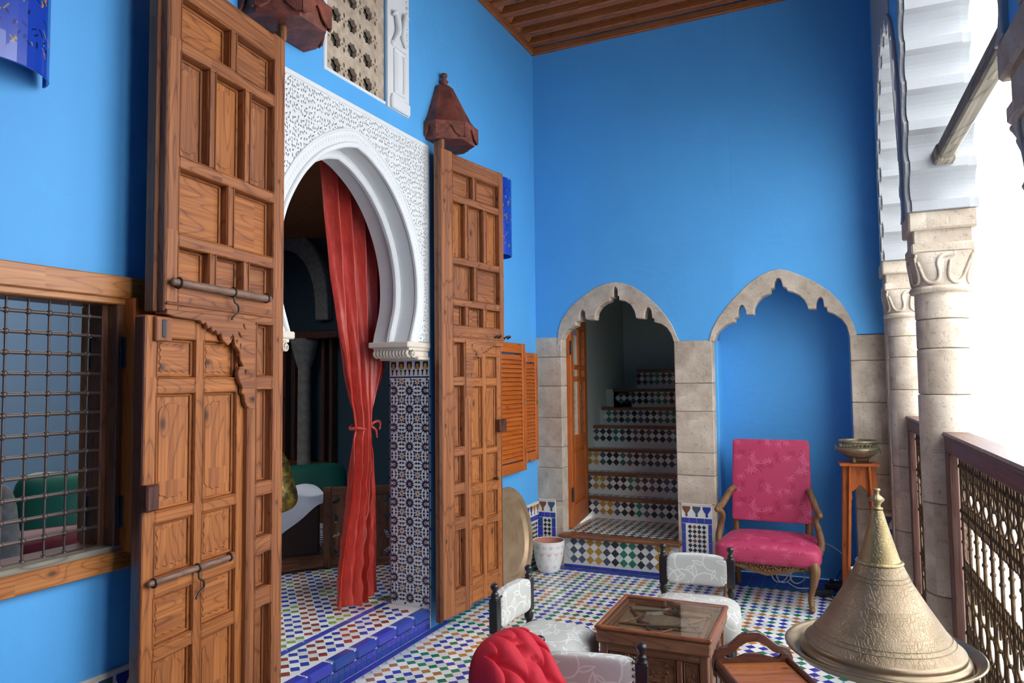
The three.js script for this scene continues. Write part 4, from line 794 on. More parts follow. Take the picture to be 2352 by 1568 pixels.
    for (const x of [0.583, 0.695]) mesh('bolt_keeper', [sweep([[m * (x - 0.02), 1.80, 0.004], [m * (x - 0.018), 1.812, 0.03], [m * (x + 0.018), 1.812, 0.03], [m * (x + 0.02), 1.80, 0.004]], 0.006, { n: 12, seg: 6 })], M.iron, t);
    mesh('lock_block', [bx(m * (w1 - 0.06), m * (w1 + 0.02), 1.16, 1.245, z - 0.01, z + 0.035, 0.006)], M.mahogany, t);
    mesh('knob', [sweep([[m * 0.57, 0.852, z], [m * 0.57, 0.852, z + 0.03]], [0.006, 0.013], { n: 4 })], M.iron, t);
  }
  return t;
}
doorLeaf('tall carved wooden door leaf with two iron bolts, beside the grilled window', -1, [-2.25, 0, -2.43], R90 + 0.134, { k: 1, s0: 0.0, ds: 0, w1: 0.752, wz: -0.02, bolts: M.boltIron });
doorLeaf('tall carved wooden door leaf right of the red curtain, in front of the louvred shutters', 1, [-2.25, 0, -3.795], R90 - 0.148, { k: 0.935, s0: 0.0, ds: 0.035, w1: 0.665, wz: -0.022 });

// ---- carved wooden pivot corbels above the leaves ----
function corbel(label, z, y, sc) {
  const t = thing('door_pivot_corbel', label, 'corbel', [XL + 0.002, y, z], R90, undefined);
  const hex = (r, d) => [[-r, 0], [-r, d * 0.35], [-r * 0.45, d], [r * 0.45, d], [r, d * 0.35], [r, 0]];
  const ring = (r, d, yy) => [hex(r, d).map(([a, b]) => [a, b]), yy];
  const R = 0.205 * sc, Dp = 0.235 * sc;
  const solid = (rings) => { // caps included
    const g = loftRings(rings), pos = [];
    for (const [k, f] of [[0, 1], [rings.length - 1, -1]]) { const [p, yy] = rings[k]; for (let i = 1; i + 1 < p.length; i++) { const q = [p[0], p[i], p[i + 1]]; if (f < 0) q.reverse(); q.forEach(([x, zz]) => pos.push(x, yy, zz)); } }
    const c = new THREE.BufferGeometry(); c.setAttribute('position', new THREE.Float32BufferAttribute(pos, 3)); c.computeVertexNormals();
    const h = g.clone(); h.deleteAttribute('normal'); h.computeVertexNormals();
    return mergeGeometries([uvm(h), uvm(c)]);
  };
  mesh('socket_block', [solid([ring(R * 0.93, Dp * 0.94, 0), ring(R * 0.97, Dp * 0.97, 0.04), ring(R, Dp, 0.10 * sc), ring(R * 0.97, Dp * 0.95, 0.125 * sc)])], M.corbel, t);
  // pointed fascia boards with a wavy lower edge on the three outer faces
  const H = hex(R * 1.015, Dp * 1.02);
  for (let k = 0; k < 5; k++) {
    const [a, b] = [H[k], H[k + 1]], w = Math.hypot(b[0] - a[0], b[1] - a[1]), h = 0.115 * sc;
    const pts = [[0, h], [0, 0.018], [w * 0.12, 0.012], [w * 0.3, 0.035], [w * 0.42, 0.07], [w * 0.5, 0.085], [w * 0.58, 0.07], [w * 0.7, 0.035], [w * 0.88, 0.012], [w, 0.018], [w, h]];
    const g = ext(pts.map(([x, yy]) => [x - w / 2, yy]), -0.004, 0.007, { bevel: 0.002, grain: 'x' }).rotateY(Math.atan2(-(b[1] - a[1]), b[0] - a[0]));
    mesh('fascia', [g.translate((a[0] + b[0]) / 2, 0.0, (a[1] + b[1]) / 2)], M.corbel, t);
  }
  mesh('hood', [solid([ring(R * 1.0, Dp * 1.0, 0.115 * sc), ring(R * 0.84, Dp * 0.84, 0.165 * sc), ring(R * 0.3, Dp * 0.36, 0.41 * sc), ring(R * 0.2, Dp * 0.24, 0.425 * sc)])], M.corbel, t);
  mesh('finial', [lathe([[0, 0.42 * sc], [0.025, 0.42 * sc], [0.018, 0.44 * sc], [0.03, 0.455 * sc], [0.014, 0.475 * sc], [0.024, 0.495 * sc], [0.02, 0.51 * sc], [0, 0.518 * sc]], 14).translate(0, 0, 0.03)], M.corbel, t);
  mesh('pivot_pin', [sweep([[z < -3 ? -0.13 : -0.04, 0.004, 0.085], [z < -3 ? -0.13 : -0.04, -0.05, 0.085]], 0.02, { n: 3 })], M.oak, t);
}
corbel('pointed carved wooden pivot corbel with a finial above the right door leaf', -3.97, 3.03, 0.95);
corbel('carved wooden pivot corbel above the left door leaf, beside the lattice window', -2.475, 3.12, 1.03);

// ---- painted glass wall lamps ----
function sconce(label, z0, z1, y0, y1, x = XL, dep = 0.12) {
  const t = thing('wall_lamp', label, 'lamp', [x, y0, (z0 + z1) / 2], R90, 'painted blue wall lamps');
  const W = (z1 - z0) / 2, H = y1 - y0, n = 16, o = [], i = [];
  for (let k = 0; k <= n; k++) { const a = Math.PI * k / n; o.push([W * Math.cos(a), -0.02 - dep * Math.sin(a)]); i.push([(W - 0.006) * Math.cos(a), -0.02 - (dep - 0.006) * Math.sin(a)]); }
  const g = ext([...o, ...i.reverse()], 0, H, { bevel: 0.0015 }).rotateX(-R90); // x, -depth -> flipped below
  mesh('glass_shade', [uvm(g)], M.sconce, t);
  mesh('wall_bracket', [bx(-0.02, 0.02, H * 0.2, H * 0.8, 0, 0.03, 0.004)], M.black, t); mesh('bulb', [ball(0.03, 0, H * 0.55, 0.06, 12), lathe([[0, H * 0.3], [0.018, H * 0.3], [0.018, H * 0.5], [0, H * 0.5]], 12).translate(0, 0, 0.06)], M.cableWhite, t);
}
sconce('curved blue glass wall lamp painted with leaves above the grilled window', -1.425, -1.115, 2.47, 2.97);
sconce('curved blue glass wall lamp mostly hidden behind the right door leaf', -4.87, -4.58, 2.43, 3.0);

// ---- louvred shutters ----
function shutter(label, z0, z1, y0, y1, x, ry = 0, n = 24) {
  const t = thing('louvred_shutter', label, 'shutter', [x, y0, z0], R90 + ry), w = Math.abs(z1 - z0), h = y1 - y0, f = (n2, a, c, b0, b1, z = 0.016) => mesh(n2, [bx(a, c, b0, b1, -z, z, 0.004)], M.orangeWood, t);
  f('stile', 0, 0.05, 0, h); f('stile', w - 0.06, w, 0, h); f('rail', 0.05, w - 0.06, 0, 0.075); f('rail', 0.05, w - 0.06, h - 0.075, h);
  for (let k = 0; k < n; k++) { const y = 0.09 + (h - 0.18) * (k + 0.5) / n; mesh('louvre', [uvm(cbox(w - 0.105, 0.006, 0.046, 0.0025), 'x', nextOff()).rotateX(0.98).translate((w - 0.01) / 2, y, 0)], M.orangeWood, t); }
  mesh('shutter_latch', [bx(w - 0.03, w - 0.015, h * 0.52, h * 0.56, 0.014, 0.028, 0.003)], M.brassDark, t);
}
shutter('larger orange wooden louvred shutter beside the right door leaf', -4.66, -5.14, 0.815, 1.795, -2.305);
shutter('smaller orange louvred shutter in the corner next to the stone pier', -5.15, -5.435, 0.865, 1.73, -2.325);
shutter('dark louvred shutter folded against the wall between grilled window and left door leaf', -1.805, -2.1, 0.92, 1.815, -2.325);
mesh('shutter_board', [bx(-2.36, -2.285, 0.92, 1.815, -1.80, -1.725, 0.005)], M.orangeWood, win);

// ---- the red curtain ----
{
  const t = thing('curtain', 'long red silk curtain tied in the middle, hanging behind the white arch', 'curtain');
  const prof = [[2.95, -3.28, -3.80, -2.76], [2.6, -3.325, -3.86, -2.76], [2.2, -3.383, -3.905, -2.77], [1.9, -3.435, -3.91, -2.775], [1.6, -3.508, -3.875, -2.78], [1.42, -3.56, -3.81, -2.785], [1.29, -3.612, -3.757, -2.79], [1.225, -3.628, -3.728, -2.79], [1.15, -3.6, -3.76, -2.79], [1.0, -3.588, -3.80, -2.79], [0.8, -3.575, -3.835, -2.80], [0.5, -3.53, -3.865, -2.815], [0.3, -3.515, -3.88, -2.83], [0.125, -3.52, -3.90, -2.84]];
  const at = (y) => { let i = 0; while (i < prof.length - 2 && prof[i + 1][0] > y) i++; const a = prof[i], b = prof[i + 1], f = (a[0] - y) / (a[0] - b[0]), s = f * f * (3 - 2 * f) * 0.5 + f * 0.5; return [lerp(a[1], b[1], s), lerp(a[2], b[2], s), lerp(a[3], b[3], s)]; };
  const nu = 150, nv = 120, build = (off) => {
    const pos = [], idx = [];
    for (let j = 0; j <= nv; j++) {
      const y = lerp(2.95, 0.125, j / nv), [zl, zr, x] = at(y), w = zl - zr, tie = Math.exp(-Math.pow((y - 1.225) / 0.22, 2)), low = y < 1.22 ? clamp((1.22 - y) / 0.5, 0, 1) : 0;
      for (let i = 0; i <= nu; i++) {
        const u = i / nu, uu = u + 0.018 * Math.sin(y * 2.2 + u * 9) * (1 - tie);
        const f = Math.sin(uu * 2 * Math.PI * 5.2 + 0.7 * Math.sin(y * 1.4)) + 0.3 * Math.sin(uu * 2 * Math.PI * 10.7 + 1 + y * 0.8);
        let amp = lerp(0.044, 0.014, tie); if (low) amp = lerp(amp, 0.032, low);
        let d = f * amp + 0.04 * Math.sin(Math.PI * u) * (1 + tie);
        if (low) d += low * 0.0045 * (Math.sin(y * 47 + u * 23 + 2 * Math.sin(u * 11)) + Math.sin(y * 29 - u * 36)) * Math.min(1, 5 * u * (1 - u)) + (u > 0.56 && u < 0.62 ? -0.05 * low : 0);
        pos.push(x + d - off, y + (j === nv ? 0.02 * Math.sin(u * 9) + 0.012 : 0), zl - w * (u + 0.012 * Math.sin(f * 2)));
        if (j < nv && i < nu) { const k = j * (nu + 1) + i; if (off) idx.push(k, k + nu + 1, k + 1, k + 1, k + nu + 1, k + nu + 2); else idx.push(k, k + 1, k + nu + 1, k + 1, k + nu + 2, k + nu + 1); }
      }
    }
    const g = new THREE.BufferGeometry(); g.setAttribute('position', new THREE.Float32BufferAttribute(pos, 3)); g.setIndex(idx); g.computeVertexNormals();
    return uvm(g);
  };
  mesh('drape', [build(0), build(0.003)], M.red, t);
  mesh('tie_cord', [sweep([[-2.745, 1.225, -3.62], [-2.725, 1.215, -3.68], [-2.745, 1.235, -3.735], [-2.80, 1.25, -3.75], [-2.835, 1.235, -3.68], [-2.80, 1.22, -3.61]], 0.0095, { n: 36, closed: true }), sweep([[-2.735, 1.24, -3.725], [-2.715, 1.26, -3.755], [-2.71, 1.255, -3.79], [-2.715, 1.225, -3.80], [-2.715, 1.21, -3.795]], [0.012, 0.009, 0.008, 0.006], { n: 18 }), sweep([[-2.73, 1.23, -3.73], [-2.715, 1.205, -3.755], [-2.71, 1.16, -3.76]], [0.01, 0.008, 0.005], { n: 12 })], M.red, t);
  mesh('curtain_rod', [sweep([[-2.77, 2.955, -2.3], [-2.77, 2.955, -3.95]], 0.012, { n: 2 })], M.iron, t);
}

// ================= furniture in the room behind =================
{
  // carved daybed
  const z0 = -4.05, t = thing('carved_daybed', 'dark wooden daybed with pierced carved end boards behind the red curtain', 'daybed', [-3.62, 0.12, -4.5]);
  const pierced = (w, h, name, g) => {
    const s = shapeOf(rect(0.05, w - 0.05, 0.06, h - 0.06)), r = rng(17);
    for (let i = 0; i < 5; i++) for (let j = 0; j < 4; j++) { const cx = 0.1 + i * (w - 0.2) / 4, cy = 0.11 + j * (h - 0.22) / 3; const a = r() * 3, l = Math.min(0.034, (w - 0.2) / 9), pts = Array.from({ length: 10 }, (_, k) => { const f = k / 10 * 6.283, u = Math.cos(f) * l, v = Math.sin(f) * l * 0.42 + u * u * 8; return [cx + u * Math.cos(a) - v * Math.sin(a), cy + u * Math.sin(a) + v * Math.cos(a)]; }); s.holes.push(pathOf(pts)); }
    const e = mesh(name, [g(ext(s, -0.008, 0.008))], M.walnut, t);
    mesh('end_frame', [g(bx(0, 0.06, 0, h, -0.018, 0.018)), g(bx(w - 0.06, w, 0, h, -0.018, 0.018)), g(bx(0.06, w - 0.06, h - 0.06, h, -0.016, 0.016, 0.004, 'x')), g(bx(0.06, w - 0.06, 0, 0.06, -0.016, 0.016, 0.004, 'x'))], M.walnut, t);
  };
  pierced(0.95, 0.6, 'end_board', (g) => g.rotateY(0.62).translate(0.0, 0, 0.16));
  pierced(0.95, 0.6, 'end_board', (g) => g.rotateY(0.62).translate(-1.35, 0, 1.9));
  mesh('bed_rail', [bar([0, 0.06, 0.16], [-1.35, 0.06, 1.9], 0.03, 0.12)], M.walnut, t);
  mesh('bed_side', [bx(-0.05, 0.0, 0.1, 0.55, 0.02, 2.18, 0.02).rotateY(-0.66).translate(0, 0, 0.16)], M.darkCloth, t);
  mesh('mattress', [bx(-0.85, -0.05, 0.2, 0.40, 0.04, 2.16, 0.04).rotateY(-0.66).translate(0, 0, 0.16)], M.darkCloth, t);
  const pil = (n, label, mat, p, w, h, d, rot, cat = 'cushion') => { const g = pillow(w, h, d, 0.55, 0.45, 28, 14, (q) => { const k = Math.abs(q[0] / w * 2), l = Math.abs(q[1] / h * 2); q[2] *= 1 - 0.55 * Math.pow(Math.max(k, l), 3); q[0] *= 1 + 0.05 * l * l; q[1] *= 1 + 0.06 * k * k; }); const m = mesh(n, g, mat); m.position.set(...p); m.rotation.set(...rot, 'YXZ'); return tag(m, label, cat); };
  pil('cushion', 'gold patterned cushion leaning on the daybed just right of the left door leaf', M.goldCloth, [-3.55, 0.83, -3.68], 0.36, 0.42, 0.14, [-0.2, 0.9, 0.25]);
  pil('bolster', 'long dark green cushion behind the white sheet on the daybed', M.greenCloth, [-4.06, 0.70, -4.5], 0.85, 0.30, 0.2, [-0.35, 0.75, 0.05]);
  // crumpled sheet over the end board
  const pos = [], idx = [], n = 26;
  for (let j = 0; j <= n; j++) for (let i = 0; i <= n; i++) {
    const u = i / n, v = j / n, al = -0.02 + 0.52 * u, top = Math.max(0, 0.4 - v) * 0.9, t = Math.max(0, v - 0.4) / 0.6, out = 0.035 + 0.012 * Math.sin(u * 14 + v * 5) * t - top;
    pos.push(-3.62 - 0.613 * al + 0.79 * out, 0.685 + 0.012 * Math.sin(u * 11 + v * 7) + (v < 0.4 ? 0.05 * (0.4 - v) : 0) - t * (0.08 + 0.40 * Math.pow(u, 1.3)), -4.30 + 0.79 * al + 0.613 * out);
    if (j < n && i < n) { const k = j * (n + 1) + i; idx.push(k, k + 1, k + n + 1, k + 1, k + n + 2, k + n + 1); }
  }
  const sg = new THREE.BufferGeometry(); sg.setAttribute('position', new THREE.Float32BufferAttribute(pos, 3)); sg.setIndex(idx); sg.computeVertexNormals();
  tag(mesh('bed_sheet', [uvm(sg), uvm(sg.clone().translate(-0.006, -0.006, 0))], M.sheet), 'white sheet thrown over the carved end of the daybed', 'sheet');
  M.sheet.side = THREE.DoubleSide;
  // seat under the window with cushions
  const b = thing('window_bench', 'dark upholstered bench seen through the window grille, under the cushions', 'bench', [-3.75, 0.12, -2.35]);
  mesh('bench_base', [bx(-0.4, 0.4, 0, 0.18, -0.62, 1.3, 0.01)], M.walnut, b); mesh('bench_seat', [pillow(0.84, 0.28, 1.95, 0.3, 0.2).translate(0, 0.30, 0.34)], M.darkCloth, b);
  pil('cushion', 'emerald green satin cushion seen through the window grille', M.greenCloth, [-3.7, 0.865, -2.40], 0.44, 0.40, 0.17, [-0.25, 1.05, -0.06]);
  pil('cushion', 'dark red satin cushion under the green one behind the grille', M.crimson, [-3.58, 0.69, -2.28], 0.6, 0.2, 0.26, [-0.9, 1.0, 0.02]);
  pil('cushion', 'grey fringed cushion at the left edge behind the window grille', M.greyCloth, [-3.55, 0.83, -1.93], 0.3, 0.46, 0.16, [-0.2, 1.1, 0.1]);
}

// ================= gallery furniture =================
// ---- low chairs with ball finials; faces local +z, origin under the back ----
const GREY = 'grey upholstered low chairs round the glass-topped table';
function lowChair(label, pos, ry) {
  const t = thing('low_chair', label, 'chair', pos, ry, GREY), W = 0.165;
  const post = [[0, 0], [0.012, 0], [0.018, 0.015], [0.013, 0.03], [0.02, 0.05], [0.014, 0.07], [0.02, 0.16], [0.013, 0.2], [0.019, 0.215], [0.019, 0.33], [0.012, 0.345], [0.019, 0.36], [0.019, 0.40], [0.011, 0.415], [0.019, 0.43], [0.022, 0.445], [0.014, 0.46], [0.017, 0.468], [0, 0.47]];
  const fin = [[0, 0.602], [0.017, 0.602], [0.019, 0.609], [0.012, 0.615], [0.017, 0.621], [0.013, 0.628], [0.008, 0.634], [0.0145, 0.642], [0.018, 0.653], [0.0155, 0.661], [0.008, 0.666], [0, 0.667]];
  for (const s of [-1, 1]) {
    const p = mesh('back_post', [lathe(post, 16).translate(s * W, 0, 0), bx(s * W - 0.019, s * W + 0.019, 0.466, 0.605, -0.019, 0.019, 0.003)], M.ebony, t);
    mesh('ball_finial', [lathe(fin, 18).translate(s * W, 0, 0)], M.ebony, p);
    mesh('leg', [lathe([[0, 0], [0.012, 0], [0.018, 0.015], [0.013, 0.03], [0.02, 0.05], [0.014, 0.07], [0.02, 0.16], [0.013, 0.2], [0.019, 0.215], [0.019, 0.29], [0, 0.29]], 16).translate(s * W, 0, 0.30)], M.ebony, t);
    mesh('side_stretcher', [sweep([[s * W, 0.08, 0.01], [s * W, 0.08, 0.29]], 0.009, { n: 2 })], M.ebony, t);
    for (let k = 0; k < 7; k++) for (const z of [-0.018, 0.018]) mesh('nail_head', [uvm(new THREE.SphereGeometry(0.0055, 7, 4).translate(s * (W - 0.026), 0.487 + k * 0.0205, z))], M.nail, t);
  }
  mesh('front_stretcher', [sweep([[-W, 0.12, 0.30], [0, 0.12, 0.30], [W, 0.12, 0.30]], [0.008, 0.015, 0.008], { n: 8 })], M.ebony, t);
  mesh('seat_frame', [bx(-W, W, 0.245, 0.30, 0.0, 0.325, 0.006)], M.ebony, t);
  mesh('seat', [pillow(0.425, 0.155, 0.36, 0.55, 0.32, 36, 16, (q) => { const e = Math.max(0, 1 - Math.pow(Math.abs(q[0]) / 0.213, 4)) * Math.max(0, 1 - Math.pow(Math.abs(q[2]) / 0.18, 4)); if (q[1] > 0) q[1] += 0.016 * e; }).translate(0, 0.352, 0.16)], M.leafCloth, t);
  // back pad, rolled over at the top
  mesh('backrest', [pillow(2 * W - 0.034, 0.15, 0.048, 0.32, 0.3, 32, 18, (q) => { q[2] += 0.012 * (1 - Math.pow(q[0] / 0.15, 2)) * -1; q[1] += 0.006 * Math.cos(q[0] * 10); }).translate(0, 0.543, 0.004)], M.leafCloth, t);
  return t;
}
lowChair('pale grey upholstered low chair left of the glass-topped table, nearest the door leaf', [-1.352, 0, -2.865], R90 - 0.02);
lowChair('pale grey upholstered low chair behind the glass-topped table, before the pink armchair', [-0.724, 0, -3.71], 0.115);
lowChair('pale grey upholstered low chair in front, seen from behind beside the red tufted seat', [-0.785, 0, -2.245], Math.PI + 0.21);

// ---- carved coffee table with a glass top ----
M.tableFrame = wood(rgb(100, 52, 30), rgb(164, 98, 62), 5, { rough: 0.35 });
M.tableBed = wood(rgb(92, 68, 48), rgb(156, 126, 98), 3, { rough: 0.7 });
{
  const w = 0.472, t = thing('glass_topped_table', 'square carved wooden table with a glass top between the grey chairs', 'table', [-0.747, 0, -3.095], 0.012), h = w / 2;
  mesh('top_frame', [bx(-h, h, 0.484, 0.5, h - 0.02, h, 0.005, 'x'), bx(-h, h, 0.484, 0.5, -h, -h + 0.02, 0.005, 'x'), bx(-h, -h + 0.02, 0.484, 0.5, -h + 0.019, h - 0.019, 0.005, 'z'), bx(h - 0.02, h, 0.484, 0.5, -h + 0.019, h - 0.019, 0.005, 'z')], M.tableFrame, t);
  mesh('cornice', [bx(-h + 0.006, h - 0.006, 0.44, 0.485, -h + 0.006, -h + 0.03, 0.005, 'x'), bx(-h + 0.006, h - 0.006, 0.43, 0.485, h - 0.03, h - 0.006, 0.006, 'x'), bx(-h + 0.006, -h + 0.03, 0.43, 0.485, -h + 0.02, h - 0.02, 0.006, 'z'), bx(h - 0.03, h - 0.006, 0.43, 0.485, -h + 0.02, h - 0.02, 0.006, 'z')], M.walnut, t);
  mesh('glass_top', [bx(-h + 0.019, h - 0.019, 0.494, 0.4985, -h + 0.019, h - 0.019, 0.001)], M.glass, t);
  mesh('carved_bed', [bx(-h + 0.018, h - 0.018, 0.462, 0.47, -h + 0.018, h - 0.018, 0.001)], M.tableBed, t);
  // interlaced star ribs under the glass
  const rib = (a, b, wd = 0.011, hh = 0.008, m = M.walnut) => mesh('star_rib', [bar([a[0], 0.475, a[1]], [b[0], 0.475, b[1]], wd, hh)], m, t);
  const hexp = (r, a0) => Array.from({ length: 6 }, (_, k) => [r * Math.cos(a0 + k * Math.PI / 3), r * Math.sin(a0 + k * Math.PI / 3)]);
  const A = hexp(0.19, 0.52), B = hexp(0.125, 0.0), C = hexp(0.11, 0.52);
  for (let k = 0; k < 6; k++) { rib(A[k], A[(k + 2) % 6]); rib(C[k], C[(k + 1) % 6], 0.02, 0.008, M.mahogany); rib(A[k], [A[k][0] * 1.1, A[k][1] * 1.12], 0.02); }
  for (const s of [-1, 1]) { mesh('inlay_strip', [bar([s * 0.05 - 0.11, 0.486, s * 0.09 + 0.03], [s * 0.05 + 0.11, 0.486, s * 0.09 - 0.03], 0.007, 0.004)], M.brass, t); rib([-0.18, s * 0.18], [0.18, s * 0.18], 0.02, 0.008); rib([s * 0.18, -0.18], [s * 0.18, 0.18], 0.02, 0.008); }
  mesh('carved_rosette', [lathe([[0, 0.47], [0.07, 0.47], [0.068, 0.4725], [0.05, 0.471], [0.045, 0.4735], [0.02, 0.472], [0, 0.4745]], 12)], M.tableBed, t);
  // four sides, each framed with carved panels
  for (let q = 0; q < 4; q++) {
    const put = (g) => g.rotateY(q * R90), F = h - 0.022, P = (n, g, m = M.walnut) => mesh(n, [put(g)], m, t);
    P('corner_post', bx(-F - 0.004, -F + 0.03, 0, 0.432, F - 0.03, F + 0.004, 0.004));
    P('side_rail', bx(-F, F, 0.395, 0.432, F - 0.02, F, 0.004, 'x')); P('side_rail', bx(-F, F, 0.04, 0.09, F - 0.02, F, 0.004, 'x'));
    for (const x of [-0.105, 0.105]) P('side_mullion', bx(x - 0.012, x + 0.012, 0.09, 0.395, F - 0.02, F, 0.004));
    P('side_rail', bx(-0.093, 0.093, 0.26, 0.285, F - 0.02, F, 0.004, 'x')); P('side_back', bx(-F, F, 0.03, 0.42, F - 0.03, F - 0.018, 0.001), M.mahogany);
    for (const [a, b, c, d] of [[-F + 0.03, -0.117, 0.09, 0.395], [0.117, F - 0.03, 0.09, 0.395], [-0.093, 0.093, 0.285, 0.395], [-0.093, 0.093, 0.09, 0.26]]) {
      const g = [bx(a + 0.008, b - 0.008, c + 0.008, d - 0.008, F - 0.02, F - 0.012, 0.004), bx(a + 0.003, b - 0.003, c + 0.003, c + 0.009, F - 0.02, F - 0.004, 0.003, 'x'), bx(a + 0.003, b - 0.003, d - 0.009, d - 0.003, F - 0.02, F - 0.004, 0.003, 'x'), bx(a + 0.003, a + 0.009, c, d, F - 0.02, F - 0.004, 0.003), bx(b - 0.009, b - 0.003, c, d, F - 0.02, F - 0.004, 0.003)];
      const r = rng(q * 9 + (a * 100 | 0)), n = Math.max(3, Math.round((b - a) * (d - c) * 700));
      for (let k = 0; k < n; k++) { const x = lerp(a + 0.02, b - 0.02, r()), y = lerp(c + 0.02, d - 0.02, r()), an = r() * 6.28; g.push(sweep([[x, y, F - 0.011], [x + 0.012 * Math.cos(an), y + 0.012 * Math.sin(an), F - 0.009], [x + 0.022 * Math.cos(an + 0.7), y + 0.022 * Math.sin(an + 0.7), F - 0.011]], [0.002, 0.005, 0.002], { n: 5, seg: 5, caps: false })); }
      mesh('carved_panel', g.map(put), M.walnut, t);
    }
    P('plinth', bx(-F - 0.006, F + 0.006, 0, 0.045, F - 0.02, F + 0.008, 0.005, 'x'));
  }
}

// ---- pink damask armchair in the niche ----
{
  const t = thing('armchair', 'pink damask armchair with carved wooden arms and legs standing in the blue niche', 'armchair', [-0.53, 0, -5.5], 0.0);
  const tilt = (g) => g.translate(0, -0.48, 0).rotateX(-0.13).translate(0, 0.48, -0.0);
  mesh('backrest', [tilt(pillow(0.532, 0.582, 0.085, 0.07, 0.09, 48, 36, (q) => { q[2] += q[2] > 0 ? 0.02 * (1 - Math.pow(q[0] / 0.27, 2)) * (1 - Math.pow(q[1] / 0.3, 2)) : 0; q[0] *= 1 - 0.015 * (q[1] / 0.29); }).translate(0, 0.77, 0.0))], M.damask, t);
  for (const s of [-1, 1]) {
    mesh('back_leg', [sweep([[s * 0.245, 0.56, -0.015], [s * 0.245, 0.36, 0.0], [s * 0.25, 0.2, -0.04], [s * 0.255, 0, -0.1]], [0.02, 0.024, 0.022, 0.018], { n: 14, seg: 8 })], M.giltWood, t);
    mesh('front_leg', [sweep([[s * 0.27, 0.33, 0.41], [s * 0.295, 0.27, 0.44], [s * 0.285, 0.17, 0.43], [s * 0.265, 0.08, 0.415], [s * 0.27, 0.03, 0.43], [s * 0.275, 0.016, 0.455]], [0.036, 0.036, 0.026, 0.018, 0.018, 0.017], { n: 24, seg: 10 })], M.giltWood, t);
    const arm = mesh('armrest', [sweep([[s * 0.245, 0.70, -0.01], [s * 0.26, 0.71, 0.06], [s * 0.285, 0.665, 0.16], [s * 0.31, 0.615, 0.24], [s * 0.325, 0.605, 0.29], [s * 0.33, 0.595, 0.315]], [0.02, 0.021, 0.024, 0.024, 0.023, 0.02], { n: 24, seg: 8 })], M.giltWood, t);
    mesh('arm_support', [sweep([[s * 0.326, 0.6, 0.30], [s * 0.30, 0.56, 0.27], [s * 0.318, 0.48, 0.24], [s * 0.332, 0.40, 0.26], [s * 0.318, 0.34, 0.285]], [0.02, 0.02, 0.022, 0.024, 0.026], { n: 20, seg: 8 })], M.giltWood, arm);
  }
  mesh('seat', [pillow(0.66, 0.15, 0.56, 0.5, 0.28, 44, 18, (q) => { q[0] *= 0.92 + 0.13 * (q[2] + 0.28) / 0.56 * 1.0; if (q[1] > 0) q[1] += 0.022 * (1 - Math.pow(q[0] / 0.34, 2)) * (1 - Math.pow(q[2] / 0.3, 2)); }).translate(0, 0.335, 0.195)], M.damask, t);
  // scalloped front rail carved with leaves
  const pts = [[-0.27, 0.31], [-0.27, 0.262], [-0.23, 0.25], [-0.17, 0.24], [-0.12, 0.22], [-0.07, 0.215], [0, 0.20], [0.07, 0.215], [0.12, 0.22], [0.17, 0.24], [0.23, 0.25], [0.27, 0.262], [0.27, 0.31]], g = [ext(pts, 0.41, 0.432, { bevel: 0.004, grain: 'x' })], r = rng(12);
  for (let k = 0; k < 44; k++) { const x = (k / 43 - 0.5) * 0.48, d = 0.285 - 0.028 * (1 - Math.pow(x / 0.25, 2)) + (r() - 0.5) * 0.03, a = r() * 3.1 - 1.5; g.push(sweep([[x, d, 0.43], [x + 0.01 * Math.cos(a), d + 0.01 * Math.sin(a), 0.444], [x + 0.02 * Math.cos(a + 0.8), d + 0.02 * Math.sin(a + 0.8), 0.431]], [0.003, 0.0075, 0.003], { n: 6, seg: 6, caps: false })); }
  mesh('carved_rail', g, M.giltWood, t);
  for (const s of [-1, 1]) mesh('side_rail', [bar([s * 0.245, 0.285, -0.01], [s * 0.28, 0.285, 0.42], 0.05, 0.026)], M.giltWood, t);
  const nn = []; for (let k = 0; k < 30; k++) nn.push(ball(0.005, (k / 29 - 0.5) * 0.6, 0.282, 0.455, 6));
}

// ---- plant stand and brass bowl ----
{
  const t = thing('plant_stand', 'tall slim orange wooden stand holding a brass bowl beside the right stone pier', 'stand', [0.045, 0, -5.36], 0.06);
  mesh('stand_top', [bx(-0.122, 0.122, 0.918, 0.936, -0.11, 0.11, 0.004, 'x')], M.orangeWood, t);
  for (let q = 0; q < 4; q++) {
    const put = (g) => g.rotateX(-0.045).rotateY(q * R90), a = 0.095;
    // each side is one board with a keyhole arch between two legs
    const half = [[0.03, 0.76], [0.05, 0.745], [0.052, 0.72], [0.046, 0.70], [0.058, 0.69], [0.06, 0.665], [0.075, 0.65], [0.08, 0.0]];
    const pts = [[-a - 0.006, 0.918], [a + 0.006, 0.918], [a + 0.03, 0], [0.082, 0], ...half.slice(0, -1).reverse(), [0, 0.79], ...half.slice(0, -1).map(([x, y]) => [-x, y]), [-0.082, 0], [-a - 0.03, 0]];
    mesh('leg_board', [put(ext(pts, a - 0.006, a + 0.012, { bevel: 0.003 }).translate(0, 0, 0.0))], M.orangeWood, t);
  }
}
